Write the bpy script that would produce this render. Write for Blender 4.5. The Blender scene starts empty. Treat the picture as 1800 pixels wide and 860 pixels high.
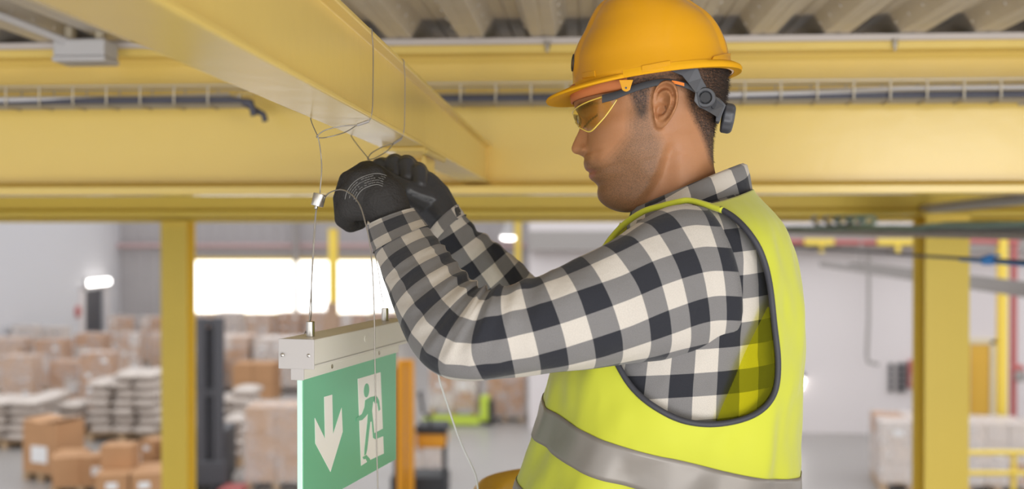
import bpy, bmesh, math, random
import numpy as np
from mathutils import Vector, Matrix, noise as mnoise
from mathutils.bvhtree import BVHTree
random.seed(7)
sc = bpy.context.scene
# ------------------------------------------------------------------ camera, world, lights
CAM = Vector((0.0, 0.0, 4.2)); FPX = 2000.0
YAW = math.atan(125/2000); PITCH = -math.atan(20/2000)
cam_d = bpy.data.cameras.new('camera'); cam = bpy.data.objects.new('camera', cam_d)
sc.collection.objects.link(cam); sc.camera = cam
cam.location = CAM; cam.rotation_euler = (math.pi/2 + PITCH, 0, YAW)
cam_d.sensor_width = 36; cam_d.lens = 40; cam_d.clip_start = .05; cam_d.clip_end = 400
cam_d.dof.use_dof = True; cam_d.dof.focus_distance = 1.46; cam_d.dof.aperture_fstop = 3.4
sc.view_settings.view_transform = 'Standard'; sc.view_settings.look = 'None'
sc.view_settings.gamma = 1; sc.view_settings.use_curve_mapping = False
sc.view_settings.exposure = 0.65
W = bpy.data.worlds.new('daylight'); sc.world = W; W.use_nodes = True
wb = W.node_tree.nodes['Background']
wb.inputs[0].default_value = (0.93, 0.96, 1.0, 1); wb.inputs[1].default_value = 1.05
def area(name, loc, target, sx, sy, power, col=(1,1,1)):
    l = bpy.data.lights.new(name, 'AREA'); l.shape = 'RECTANGLE'; l.size = sx; l.size_y = sy
    l.energy = power; l.color = col
    o = bpy.data.objects.new(name, l); sc.collection.objects.link(o); o.location = loc
    o.rotation_euler = (Vector(target) - Vector(loc)).to_track_quat('-Z', 'Y').to_euler()
    return o
area('right_fill_light', (2.6, -1.6, 5.0), (0.3, 2.2, 4.3), 1.6, 1.0, 70, (1, .97, .92))  # added unseen area light, brightening beams and worker from behind right
area('low_fill_light', (1.2, -4.5, 1.8), (0, 2.2, 4.4), 4.5, 2.6, 150, (.97, .98, 1))  # added unseen area light low behind the camera, lifting the beam undersides
sc.cycles.max_bounces = 7; sc.cycles.diffuse_bounces = 4; sc.cycles.glossy_bounces = 3
sc.cycles.transparent_max_bounces = 12; sc.cycles.caustics_reflective = False; sc.cycles.caustics_refractive = False
sc.cycles.sample_clamp_indirect = 6; sc.cycles.use_denoising = True

# ------------------------------------------------------------------ picture <-> place helpers
cy, sy_ = math.cos(YAW), math.sin(YAW)
Rv = Vector((cy, sy_, 0)); F0 = Vector((-sy_, cy, 0))
Fv = (F0*math.cos(PITCH) + Vector((0,0,1))*math.sin(PITCH)); Uv = Rv.cross(Fv)
def P(x, y, d): return CAM + d*(Fv + (x-900)/FPX*Rv + (430-y)/FPX*Uv)
def ray(x, y): return (Fv + (x-900)/FPX*Rv + (430-y)/FPX*Uv)
def onY(x, y, Y): r = ray(x, y); return CAM + r*((Y-CAM.y)/r.y)
def onZ(x, y, Z): r = ray(x, y); return CAM + r*((Z-CAM.z)/r.z)
def onX(x, y, X): r = ray(x, y); return CAM + r*((X-CAM.x)/r.x)
def proj(p):
    v = Vector(p) - CAM; d = v.dot(Fv)
    return 900 + FPX*v.dot(Rv)/d, 430 - FPX*v.dot(Uv)/d, d

# ------------------------------------------------------------------ object helpers
def link(o, parent=None):
    sc.collection.objects.link(o)
    if parent is not None: o.parent = parent
    return o
def tag(o, label=None, cat=None, group=None, kind=None):
    if label: o['label'] = label
    if cat: o['category'] = cat
    if group: o['group'] = group
    if kind: o['kind'] = kind
    return o
def empty(name, loc=(0,0,0), rz=0, label=None, cat=None, group=None):
    o = bpy.data.objects.new(name, None); o.empty_display_size = .05
    link(o); o.location = loc; o.rotation_euler = (0,0,rz); tag(o, label, cat, group); return o
class MB:
    def __init__(s): s.v = []; s.f = []; s.uv = {}
    def add(s, vs, fs, uv=None):
        b = len(s.v); s.v += [tuple(q) for q in vs]
        for k, f in enumerate(fs):
            s.f.append(tuple(i+b for i in f))
            if uv: s.uv[len(s.f)-1] = [uv[i] for i in f]
        return s
    def box(s, c, d, M=None):
        c = Vector(c); x, y, z = d[0]/2, d[1]/2, d[2]/2
        vs = [Vector((a*x, b*y, e*z)) for e in (-1,1) for b in (-1,1) for a in (-1,1)]
        if M is not None: vs = [M @ q for q in vs]
        vs = [c+q for q in vs]
        return s.add(vs, [(0,2,3,1),(4,5,7,6),(0,1,5,4),(2,6,7,3),(0,4,6,2),(1,3,7,5)])
    def prism(s, poly, a, b, ex, ey):          # 2-D polygon (ccw) extruded from point a to point b, axes ex, ey
        a, b, ex, ey = Vector(a), Vector(b), Vector(ex), Vector(ey); n = len(poly)
        vs = [a+ex*p[0]+ey*p[1] for p in poly] + [b+ex*p[0]+ey*p[1] for p in poly]
        fs = [tuple(reversed(range(n))), tuple(range(n, 2*n))]
        fs += [(i, (i+1) % n, n+(i+1) % n, n+i) for i in range(n)]
        return s.add(vs, fs)
    def tube(s, pts, r, n=8, cap=True, closed=False):
        pts = [Vector(p) for p in pts]; m = len(pts)
        rr = r if isinstance(r, (list, tuple)) else [r]*m
        up = None; vs = []
        for i, p in enumerate(pts):
            t = ((pts[(i+1) % m] - pts[i-1]) if closed else (pts[min(i+1, m-1)] - pts[max(i-1, 0)])).normalized()
            if up is None:
                up = Vector((0,0,1)) if abs(t.z) < .9 else Vector((1,0,0))
            a = t.cross(up).normalized(); up = a.cross(t).normalized()
            for k in range(n):
                w = 2*math.pi*k/n; vs.append(p + (a*math.cos(w) + up*math.sin(w))*rr[i])
        fs = []
        for i in range(m if closed else m-1):
            j = (i+1) % m
            for k in range(n):
                fs.append((i*n+k, i*n+(k+1) % n, j*n+(k+1) % n, j*n+k))
        if cap and not closed: fs += [tuple(reversed(range(n))), tuple((m-1)*n+k for k in range(n))]
        return s.add(vs, fs)
    def lathe(s, prof, o, axis=(0,0,1), n=24):   # prof: (radius, height) list
        axis = Vector(axis).normalized(); u = axis.orthogonal().normalized(); w = axis.cross(u); o = Vector(o)
        vs = []
        for (r, h) in prof:
            for k in range(n):
                t = 2*math.pi*k/n; vs.append(o + axis*h + (u*math.cos(t)+w*math.sin(t))*r)
        fs = []
        for i in range(len(prof)-1):
            for k in range(n): fs.append((i*n+k, i*n+(k+1) % n, (i+1)*n+(k+1) % n, (i+1)*n+k))
        fs += [tuple(reversed(range(n))), tuple((len(prof)-1)*n+k for k in range(n))]
        return s.add(vs, fs)
    def grid(s, G, closed_u=False, closed_v=False, uv=None):   # G[i][j] points
        ni, nj = len(G), len(G[0]); vs = [q for row in G for q in row]; fs = []
        for i in range(ni if closed_u else ni-1):
            for j in range(nj if closed_v else nj-1):
                i2, j2 = (i+1) % ni, (j+1) % nj
                fs.append((i*nj+j, i*nj+j2, i2*nj+j2, i2*nj+j))
        return s.add(vs, fs, [q for row in uv for q in row] if uv else None)
    def build(s, name, m, parent=None, smooth=None, bevel=0, solid=0, recalc=True, local=False):
        me = bpy.data.meshes.new(name)
        vs = s.v
        if parent is not None and not local:
            Mi = world_of(parent).inverted(); vs = [Mi @ Vector(q) for q in vs]
        me.from_pydata([tuple(q) for q in vs], [], s.f)
        if s.uv:
            l = me.uv_layers.new(name='UVMap')
            for p in me.polygons:
                u = s.uv.get(p.index)
                if u:
                    for k, li in enumerate(p.loop_indices): l.data[li].uv = u[k]
        if recalc:
            bm = bmesh.new(); bm.from_mesh(me); bmesh.ops.recalc_face_normals(bm, faces=bm.faces); bm.to_mesh(me); bm.free()
        me.materials.append(m)
        if smooth is not None:
            me.shade_smooth()
            if smooth < 180: me.set_sharp_from_angle(angle=math.radians(smooth))
        o = bpy.data.objects.new(name, me); link(o, parent)
        if solid:
            q = o.modifiers.new('solid', 'SOLIDIFY'); q.thickness = solid; q.offset = 0
        if bevel:
            b = o.modifiers.new('bevel', 'BEVEL'); b.width = bevel; b.segments = 2; b.limit_method = 'ANGLE'
        return o
def world_of(o):
    M = Matrix.LocRotScale(o.location, o.rotation_euler, o.scale)
    return world_of(o.parent) @ M if o.parent else M
def struct(o): o['kind'] = 'structure'; return o
def mesh_obj(name, me, parent):
    o = bpy.data.objects.new(name, me); return link(o, parent)
def spline(pts, n):                                # Catmull-Rom through tuples
    pts = [np.array(p, float) for p in pts]; m = len(pts); out = []
    for i in range(m-1):
        p0, p1, p2, p3 = pts[max(i-1,0)], pts[i], pts[i+1], pts[min(i+2,m-1)]
        for k in range(n):
            t = k/n
            out.append(.5*((2*p1)+(-p0+p2)*t+(2*p0-5*p1+4*p2-p3)*t*t+(-p0+3*p1-3*p2+p3)*t**3))
    out.append(pts[-1]); return [tuple(float(z) for z in q) for q in out]
def sstep(a, b, x):
    t = min(1, max(0, (x-a)/(b-a))); return t*t*(3-2*t)
def inpoly(x, y, poly):
    c = False; n = len(poly); j = n-1
    for i in range(n):
        xi, yi = poly[i]; xj, yj = poly[j]
        if (yi > y) != (yj > y) and x < (xj-xi)*(y-yi)/(yj-yi)+xi: c = not c
        j = i
    return c
# ------------------------------------------------------------------ materials
def mat(name, col, rough=.5, metal=0, var=0, vscale=8, bump=0, bscale=60, spec=.5, coat=0, emit=None, estr=0, vcol=None):
    m = bpy.data.materials.new(name); m.use_nodes = True; nt = m.node_tree; N = nt.nodes; b = N['Principled BSDF']
    b.inputs['Base Color'].default_value = (*col, 1); b.inputs['Roughness'].default_value = rough
    b.inputs['Metallic'].default_value = metal; b.inputs['Specular IOR Level'].default_value = spec
    b.inputs['Coat Weight'].default_value = coat; b.inputs['Coat Roughness'].default_value = .12
    tc = N.new('ShaderNodeTexCoord')
    if var:
        t = N.new('ShaderNodeTexNoise'); t.inputs['Scale'].default_value = vscale; t.inputs['Detail'].default_value = 4
        nt.links.new(tc.outputs['Object'], t.inputs['Vector'])
        mx = N.new('ShaderNodeMixRGB'); mx.inputs[1].default_value = (*[c*(1-var) for c in col], 1)
        mx.inputs[2].default_value = (*[min(1, c*(1+var)) for c in (vcol or col)], 1)
        nt.links.new(t.outputs['Fac'], mx.inputs[0]); nt.links.new(mx.outputs[0], b.inputs['Base Color'])
    if bump:
        t2 = N.new('ShaderNodeTexNoise'); t2.inputs['Scale'].default_value = bscale; t2.inputs['Detail'].default_value = 3
        nt.links.new(tc.outputs['Object'], t2.inputs['Vector'])
        bp = N.new('ShaderNodeBump'); bp.inputs['Strength'].default_value = bump; bp.inputs['Distance'].default_value = .01
        nt.links.new(t2.outputs['Fac'], bp.inputs['Height']); nt.links.new(bp.outputs[0], b.inputs['Normal'])
    if emit:
        b.inputs['Emission Color'].default_value = (*emit, 1); b.inputs['Emission Strength'].default_value = estr
    return m
M = {}
M['yellow'] = mat('yellow_steel_paint', (.82, .60, .165), .24, var=.05, vscale=3, bump=.06, bscale=18)
M['yellow_far'] = mat('yellow_column_paint', (.88, .64, .085), .4, var=.05, vscale=2)
M['galv'] = mat('galvanised_deck', (.66, .60, .51), .45, .12, var=.1, vscale=12)
M['galv_wire'] = mat('galvanised_wire', (.50, .43, .31), .4, .3)
M['grey_plastic'] = mat('grey_plastic', (.5, .48, .47), .5)
M['dark_cable'] = mat('dark_cable_sheath', (.09, .09, .115), .5)
M['grey_cable'] = mat('grey_cable_sheath', (.6, .58, .58), .5)
M['concrete'] = mat('concrete_floor', (.33, .305, .285), .35, var=.08, vscale=.8, bump=.02, bscale=5)
M['wall_white'] = mat('white_wall_panel', (.70, .64, .63), .6, var=.03, vscale=.5)
M['wall_cool'] = mat('cool_white_wall_panel', (.64, .625, .64), .6, var=.02, vscale=.3)
M['wall_grey'] = mat('grey_corrugated_cladding', (.42, .39, .385), .55, var=.04, vscale=.6)
M['steel_dark'] = mat('dark_grey_steel', (.075, .072, .08), .5)
M['lamp'] = mat('lamp_diffuser', (1, 1, 1), .5, emit=(1, .97, .93), estr=4.5)
M['red'] = mat('red_pipe_paint', (.48, .13, .12), .5)
M['faded_red'] = mat('faded_red_paint', (.50, .33, .32), .6)
M['blue'] = mat('blue_valve_paint', (.05, .25, .6), .5)
M['pipe'] = mat('grey_pipe', (.34, .31, .29), .5, .2)
M['green_cable'] = mat('green_cable_sheath', (.40, .58, .50), .5)
M['carton'] = mat('brown_cardboard', (.50, .27, .13), .8, var=.12, vscale=3)
M['carton_pale'] = mat('hazy_wrapped_cardboard', (.56, .36, .23), .5, var=.15, vscale=2.5)  # paler cardboard: background haze and film wrap put into the colour
M['carton_white'] = mat('white_cardboard', (.66, .56, .49), .6, var=.1, vscale=3)
M['paper'] = mat('white_paper_label', (.85, .84, .83), .7)
M['film'] = mat('clear_stretch_film', (.70, .66, .66), .22, var=.1, vscale=5, bump=.3, bscale=9)
M['wood'] = mat('pallet_wood', (.50, .34, .20), .8, var=.15, vscale=6)
M['sack'] = mat('white_woven_sack', (.55, .47, .41), .45, var=.08, vscale=5, bump=.3, bscale=20)
M['orange'] = mat('orange_truck_paint', (.66, .27, .006), .4, var=.04)
M['black'] = mat('black_rubber', (.03, .03, .033), .6)
M['lime'] = mat('lime_green_paint', (.50, .62, .06), .45)
M['steel'] = mat('nickel_plated_steel', (.62, .58, .52), .25, .95)
M['wire'] = mat('steel_wire_rope', (.30, .27, .23), .4, .55)
M['cord'] = mat('white_cord', (.82, .80, .80), .5)
# ------------------------------------------------------------------ the hall
FL = 0.0
mb = MB(); mb.box((0, 22, -.1), (64, 64, .2)); struct(mb.build('floor', M['concrete']))
XL = -18.5; YB = 44.5; YR = 24.2; HW = 9.5
# left wall with a doorway
dA, dB = 41.2, 43.0
mb = MB()
mb.box((XL-.15, (0+dA)/2-4, HW/2), (.3, dA+8, HW)); mb.box((XL-.15, (dB+YB)/2, HW/2), (.3, YB-dB, HW)); mb.box((XL-.15, (dA+dB)/2, (2.1+HW)/2), (.3, dB-dA, HW-2.1))
struct(mb.build('wall_left', M['wall_cool']))
d = empty('door_1', (XL, (dA+dB)/2, 0)); d['kind'] = 'structure'
mb = MB(); mb.box((XL-.12, (dA+dB)/2-.44, 1.03), (.06, .86, 2.06)); mb.box((XL-.12, (dA+dB)/2+.44, 1.03), (.06, .86, 2.06)); mb.build('door_leaf', M['steel_dark'], d, bevel=.01)
mb = MB(); mb.box((XL+.01, dA-.25, 1.1), (.06, .5, 2.2)); mb.box((XL+.01, dB+.12, 1.1), (.06, .24, 2.2)); mb.box((XL+.01, (dA+dB)/2, 2.15), (.06, dB-dA+.9, .12)); mb.build('door_frame', M['wall_white'], d, bevel=.01)
mb = MB(); mb.box((XL-.07, (dA+dB)/2-.06, 1.0), (.05, .03, .22)); mb.build('door_handle', M['steel'], d)
# back wall with a long window opening
wx0, wx1 = onY(330, 500, YB).x, onY(700, 500, YB).x
wz0, wz1 = onY(500, 553, YB).z, onY(500, 456, YB).z
xr = onY(930, 500, YR).x
mb = MB()
def vwall(x0, x1, z0, z1):
    mb.box(((x0+x1)/2, YB+.15, (z0+z1)/2), (x1-x0, .3, z1-z0))
    n = int((x1-x0)/.5)
    for k in range(n): mb.box((x0+(k+.5)*(x1-x0)/n, YB-.02, (z0+z1)/2), (.18, .04, z1-z0))
vwall(XL-.3, wx0, 0, HW); vwall(wx1, xr+.3, 0, HW); vwall(wx0, wx1, 0, wz0); vwall(wx0, wx1, wz1, HW)
struct(mb.build('wall_back', M['wall_grey']))
win = empty('window_1', ((wx0+wx1)/2, YB, wz0)); win['kind'] = 'structure'
mb = MB()
for z in (wz0, wz1): mb.box(((wx0+wx1)/2, YB-.02, z), (wx1-wx0+.2, .16, .12))
for x in (wx0, wx1): mb.box((x, YB-.02, (wz0+wz1)/2), (.12, .16, wz1-wz0))
mb.build('window_frame', M['yellow_far'], win)
glow = mat('bright_daylight_glazing', (1, 1, 1), .3, emit=(1, 1, 1), estr=1.6)
mb = MB(); mb.box(((wx0+wx1)/2, YB+.1, (wz0+wz1)/2), (wx1-wx0, .03, wz1-wz0)); mb.build('translucent_pane', glow, win)
# nearer wall on the right and its return
mb = MB(); mb.box(((xr+22)/2, YR+.15, HW/2), (22-xr, .3, HW)); mb.box((xr+.15, (YR+.3+YB)/2, HW/2), (.3, YB-YR-.3, HW))
struct(mb.build('wall_right', M['wall_white']))
mb = MB(); mb.box(((xr+22)/2, YR-.2, 4.04), (22-xr, .4, .40)); struct(mb.build('trim_1', M['pipe']))

# ------------------------------------------------------------------ mezzanine steel
def ibeam(mb, a, b, h, w, tf, tw, ey=(0,0,1)):   # a, b = bottom centre points
    a, b = Vector(a), Vector(b); ax = (b-a).normalized(); ey = Vector(ey); ex = ax.cross(ey)
    p = [(-w/2,0),(w/2,0),(w/2,tf),(tw/2,tf),(tw/2,h-tf),(w/2,h-tf),(w/2,h),(-w/2,h),(-w/2,h-tf),(-tw/2,h-tf),(-tw/2,tf),(-w/2,tf)]
    mb.prism(p, a, b, ex, ey)
ZB = CAM.z + .115; HB = .437; YB1 = 3.42
def cross_beam(Y, x0, x1, label, m='yellow', zb=ZB, h=HB):
    mb = MB(); ibeam(mb, (x0, Y, zb), (x1, Y, zb), h, .19, .024, .014)
    # rounded root fillets between web and flange
    r = .018
    for (z, s) in ((zb+.024, 1), (zb+h-.024, -1)):
        for q in (-1, 1):
            mb.prism([(0,0),(r*s*q,0),(0,r*s)][::1], (x0, Y+q*.007, z), (x1, Y+q*.007, z), (0,q*s*1.0*s,0) if False else (0, s, 0), (0,0,1))
    o = mb.build('steel_beam', M[m], smooth=30, bevel=.003); tag(o, label, 'beam'); return o
cb = cross_beam(YB1, -6.5, 6.0, 'deep yellow steel beam crossing the picture right behind the worker and cable tray')
mb = MB(); mb.box((-.25, YB1, ZB+HB+.0092), (12.5, .20, .018)); mb.build('flange_strip', mat('pale_flange_strip', (.62,.55,.50), .6), cb)  # separate pale strip along the top flange
cross_beam(6.75, -9, 9, 'second yellow steel beam, seen as a strip below the nearest cross beam', 'yellow_far', zb=ZB-.01)
cross_beam(10.3, -13, 5.5, 'farthest yellow steel beam, over the column left of the windows', 'yellow_far', zb=ZB-.015)
# beam the sign hangs from
ZH = CAM.z + .150; BX0, BX1 = -.3545, -.2755; BH = .116
mb = MB()
tf, lip = .0065, .014
p = [(BX0,0),(BX1,0),(BX1,tf),(BX1-lip,tf+.003),(BX1-lip,BH-tf-.003),(BX1,BH-tf),(BX1,BH),(BX0,BH),(BX0,BH-tf),(BX0+lip,BH-tf-.003),(BX0+lip,tf+.003),(BX0,tf)]
mb.prism([(q[0],q[1]) for q in p], (0, -.4, ZH), (0, YB1-.007, ZH), (1,0,0), (0,0,1))
o = mb.build('steel_beam', M['yellow'], smooth=30, bevel=.0015)
tag(o, 'slim yellow steel beam running away overhead, the one the exit sign hangs from', 'beam')
# welded bracket plate and stub under it
br = empty('beam_bracket', ((BX0+BX1)/2, 2.09, ZH), 0, 'yellow welded bracket under the slim beam, just above the gloves', 'bracket')
mb = MB(); mb.box(((BX0+BX1)/2+.004, 2.09, ZH-.004), (.076, .26, .008)); mb.build('cap_plate', M['yellow'], br, bevel=.0015)
mb = MB()
mb.box(((BX0+BX1)/2+.024, 2.13, ZH-.008-.03), (.008, .12, .06)); mb.box(((BX0+BX1)/2-.014, 2.186, ZH-.008-.03), (.07, .008, .06)); mb.build('stub', M['yellow'], br, bevel=.001)
mb = MB()
for k in range(26):
    y = 1.965+k*.0098; mb.lathe([(.001,-.004),(.005,-.002),(.006,.001),(.004,.004),(.001,.005)], ((BX1+BX0)/2+.042, y, ZH-.007), (0,1,0), 8)
mb.build('weld_bead', M['yellow'], br, smooth=60)
# trapezoidal decking
ZD = ZB + HB + .020; pitch = .21; bw = .068; tw = .075; dh = .052
xoff = onY(1310, 68, YB1).x
prof = []
k0, k1 = -34, 30
mb = MB(); top = []
for k in range(k0, k1):
    x = xoff + k*pitch
    for (dx, dz) in ((0,0),(bw*.38,0),(bw*.5,.003),(bw*.62,0),(bw,0),(bw+.033,dh),(bw+.033+tw*.45,dh),(bw+.033+tw*.5,dh-.006),(bw+.033+tw*.55,dh),(bw+.033+tw,dh)):
        top.append((x+dx, ZD+dz))
G = [[(x, y, z) for (x, z) in top] for y in (-.6, 1.0, 2.2, YB1-.12)]
mb.grid(G)
dk = mb.build('ceiling', M['galv'], recalc=False, solid=.0015); struct(dk)
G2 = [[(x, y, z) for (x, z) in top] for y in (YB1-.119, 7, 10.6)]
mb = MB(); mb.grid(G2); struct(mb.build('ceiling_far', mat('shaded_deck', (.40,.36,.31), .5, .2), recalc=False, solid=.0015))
mb = MB(); mb.box((0, 4.2, ZD+dh+.08), (15, 12.8, .14)); struct(mb.build('slab', M['concrete']))
# pressed dimples on the sloping rib flanks (part of the deck surface)
mb = MB()
sl = Vector((.033, 0, dh)).normalized(); nr = Vector((dh, 0, -.033)).normalized()
for k in range(-16, 14):
    x = xoff + k*pitch
    for side in (0, 1):
        for j in range(16):
            y = 1.35 + j*.125 + (.06 if side else 0)
            if side == 0: c = Vector((x+bw+.0165, y, ZD+dh/2)); nn = Vector((dh,0,-.033)).normalized()
            else: c = Vector((x-.0165+0.0, y, ZD+dh/2)); nn = Vector((-dh,0,-.033)).normalized()
            mb.lathe([(.0001,.006),(.004,.0045),(.0065,.002),(.0075,-.001)], c, nn, 8)
ob = mb.build('rib_dimples', M['galv'], dk, smooth=60); ob['kind'] = 'stuff'
# bolts on the top flange edge
for (px, py, lab) in ((962, 74, 'small galvanised clamp on the beam flange, left of the hard hat'), (1573, 71, 'small galvanised clamp on the beam flange, right of the hard hat')):
    c = onY(px, py, YB1-.1)
    e = empty('flange_clamp', c, 0, lab, 'clamp')
    mb = MB(); mb.lathe([(.009,0),(.009,.012),(.0075,.013)], c+Vector((0,0,-.004)), (0,0,-1), 6); mb.build('nut', M['steel'], e, bevel=.001)
    mb = MB(); mb.lathe([(.005,0),(.005,.024)], c+Vector((0,0,-.006)), (0,0,-1), 12); mb.lathe([(.012,-.002),(.012,.002)], c+Vector((0,0,.0)), (0,0,-1), 16); mb.build('stud', M['steel'], e, smooth=40)
# columns
def column(px0, px1, Y, label, zt=ZB, zb=0, flip=1):
    x0 = onY(px0, 500, Y).x; x1 = onY(px1, 500, Y).x; w = x1-x0
    e = empty('steel_column', ((x0+x1)/2, Y, zb), 0, label, 'column')
    mb = MB(); t = .016; dp = w*1.0
    p = [(-w/2,-dp/2),(-w/2+t,-dp/2),(-w/2+t,-.006),(w/2-t,-.006),(w/2-t,-dp/2),(w/2,-dp/2),(w/2,dp/2),(w/2-t,dp/2),(w/2-t,.006),(-w/2+t,.006),(-w/2+t,dp/2),(-w/2,dp/2)]
    if flip: p = [(b, a) for a, b in p][::-1]
    mb.prism(p, ((x0+x1)/2, Y, zb), ((x0+x1)/2, Y, zt), (1,0,0), (0,1,0)); mb.build('shaft', M['yellow_far'], e, bevel=.003)
    mb = MB(); mb.box(((x0+x1)/2, Y, zb+.015), (w*1.6, w*1.6, .03)); mb.build('base_plate', M['yellow_far'], e)
    mb = MB(); mb.box(((x0+x1)/2, Y, zt-.008), (w*1.25, w*1.25, .016)); mb.build('cap_plate', M['yellow_far'], e)
    return e
column(1615, 1692, 6.75, 'wide yellow steel column standing on the right, behind the cable trays')
column(291, 336, 10.3, 'yellow steel column on the left beside the windows')
column(579, 593, 27.5, 'distant slim yellow column in front of the bright window')
column(1754, 1769, 20.5, 'slim yellow column by the red riser at the right edge')
column(905, 916, 30.5, 'distant yellow post behind the worker\'s forearms, under the round lamp', zt=4.9)

# ------------------------------------------------------------------ wire mesh cable tray on the big beam
def mesh_tray(x0, x1, label, cables, yc=YB1-.15):
    z0 = CAM.z+.372; e = empty('cable_tray', ((x0+x1)/2, yc, z0), 0, label, 'cable tray')
    mb = MB(); r = .0025; w = .09; h = .055
    for (dy, dz) in ((-w/2,h),(-w/2,h*.45),(-w/2,0),(-.015,0),(.015,0),(w/2,0),(w/2,h*.45),(w/2,h)):
        mb.tube([(x0, yc+dy, z0+dz), (x1, yc+dy, z0+dz)], r if dz < h else r*1.4, 6)
    mb.build('long_wires', M['galv_wire'], e, smooth=60)
    n = int((x1-x0)/.1)
    x = x0+.02; c = 0
    me = None
    while x < x1:
        mb = MB(); mb.tube([(x, yc-w/2-r, z0+h), (x, yc-w/2-r, z0+.004), (x, yc-w/2+.004, z0-r*2), (x, yc+w/2-.004, z0-r*2), (x, yc+w/2+r, z0+.004), (x, yc+w/2+r, z0+h)], r, 6)
        mb.build('cross_wire', M['galv_wire'], e, smooth=60); x += .1
    for k in range(max(2, n//10)):
        xx = x0+.15+k*1.0
        if xx < x1:
            mb = MB(); mb.box((xx, yc+.085, z0+.02), (.03, .13, .006)); mb.box((xx, YB1-.012, z0+.03), (.03, .006, .06)); mb.build('wall_bracket', M['galv_wire'], e)
    for (pts, rr, mm, lab) in cables:
        mb = MB(); mb.tube([Vector((x, yc+dy, z0+dz)) for (x, dy, dz) in pts], rr, 10)
        tag(mb.build('cable', M[mm], smooth=60), lab, 'cable')
    return e
xe = onY(432, 165, YB1-.15).x; xs = onY(770, 165, YB1-.15).x
mesh_tray(-3.4, xe, 'wire mesh cable tray on the left part of the big yellow beam', [
    ([(-3.4,-.02,.012),(-2.4,-.021,.012),(-1.6,-.02,.013),(xe-.05,-.02,.016),(xe+.02,-.015,.006),(xe+.03,-.015,-.03)], .0115, 'dark_cable', 'dark cable lying in the left cable tray, bent down at its end'),
    ([(-3.4,.015,.014),(-2.0,.015,.014),(xe-.1,.012,.016),(xe-.01,.01,.01),(xe+.05,.01,-.025),(xe+.055,.01,-.045)], .009, 'dark_cable', 'thinner dark cable at the back of the left cable tray'),
    ([(-3.4,-.034,.022),(-2.2,-.034,.027),(-1.7,-.03,.02),(-1.3,-.01,.022),(xe-.05,.0,.03)], .0085, 'grey_cable', 'pale grey cable lying on top in the left cable tray')])
mesh_tray(xs-.45, 3.4, 'wire mesh cable tray running behind the hard hat to the right edge', [
    ([(xs-.45,-.015,.013),(.4,-.018,.013),(3.4,-.015,.013)], .0125, 'dark_cable', 'dark grey cable along the tray behind the hard hat'),
    ([(xs-.45,.02,.013),(1.2,.02,.013),(3.4,.022,.014)], .010, 'dark_cable', 'second dark cable at the back of the tray behind the hard hat'),
    ([(.3,-.03,.016),(.9,-.035,.03),(2.0,-.036,.032),(3.4,-.036,.033)], .008, 'grey_cable', 'pale grey cable on top of the tray at the right edge')])
# cable lugs at the open end of the left tray
c = onY(432, 176, YB1-.15)
e = empty('cable_gland', c, 0, 'small brass cable end fittings hanging from the left tray end', 'cable fitting')
for q in ((-.02,0,.02),(.018,0,0)):
    mb = MB(); mb.lathe([(.006,0),(.006,-.02),(.003,-.026)], c+Vector(q), (0,0,1), 10); mb.build('lug', M['steel'], e, smooth=40)
mb = MB(); mb.box(c+Vector((0,0,.018)), (.05,.02,.012)); mb.build('clip', mat('brass_clip', (.55,.40,.15), .4, .6), e, bevel=.002)
# junction box and conduit at upper left
Yj = 3.12
a = onY(92, 100, Yj); b2 = onY(183, 80, Yj)
e = empty('junction_box', ((a.x+b2.x)/2, Yj, a.z), 0, 'grey junction box under the decking at upper left', 'junction box')
mb = MB(); w = b2.x-a.x; zt = onY(100, 68, Yj).z; zb = onY(100, 98, Yj).z
mb.box(((a.x+b2.x)/2, Yj+.05, (zt+zb)/2), (w, .10, zt-zb)); mb.build('body', M['grey_plastic'], e, bevel=.006)
mb = MB(); mb.box(((a.x+b2.x)/2, Yj+.05, zb-.008), (w*1.03, .106, .016)); mb.build('lid', M['grey_plastic'], e, bevel=.005)
for k in (-.3, .3):
    mb = MB(); mb.box(((a.x+b2.x)/2+k*w, Yj+.05, zt+.02), (.02, .03, .04)); mb.build('mounting_lug', M['galv_wire'], e)
mb = MB(); q = Vector(((a.x+b2.x)/2, Yj+.05, zt)); mb.tube([q+Vector((-.03,-.02,-.01)), q+Vector((-.10,-.25,.02)), q+Vector((-.16,-.7,.045)), q+Vector((-.2,-1.4,.05))], .011, 10)
tag(mb.build('conduit', M['grey_cable'], smooth=60), 'pale conduit running from the grey junction box along the decking', 'conduit')
# ------------------------------------------------------------------ the worker: frame of his own body
OP = P(1150, 430, 1.54)
eY = Vector((OP.x-CAM.x, OP.y-CAM.y, 0)).normalized(); eX = Vector((eY.y, -eY.x, 0)); eZ = Vector((0,0,1))
S0 = 1.54/FPX                                       # metres per pixel on his mid-plane, about
def Q(x, y, b=0.0):                                 # point seen at pixel (x, y), b metres behind his mid-plane
    r = ray(x, y); t = ((OP-CAM).dot(eY)+b)/r.dot(eY); return CAM + r*t
def lat(p): return (Vector(p)-OP).dot(eY)
def atb(p, b): p = Vector(p); return p + eY*(b-lat(p))
MIDM = None
def mid_px(p):                                      # pixel of the point carried straight onto the mid-plane
    x, y, d = proj(atb(p, 0)); return x, y
PLATZ = 2.72
worker = empty('person', (OP.x, OP.y, PLATZ), 0, 'person in a yellow hard hat, plaid shirt and hi-vis vest, reaching up to the wires', 'person')

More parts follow.
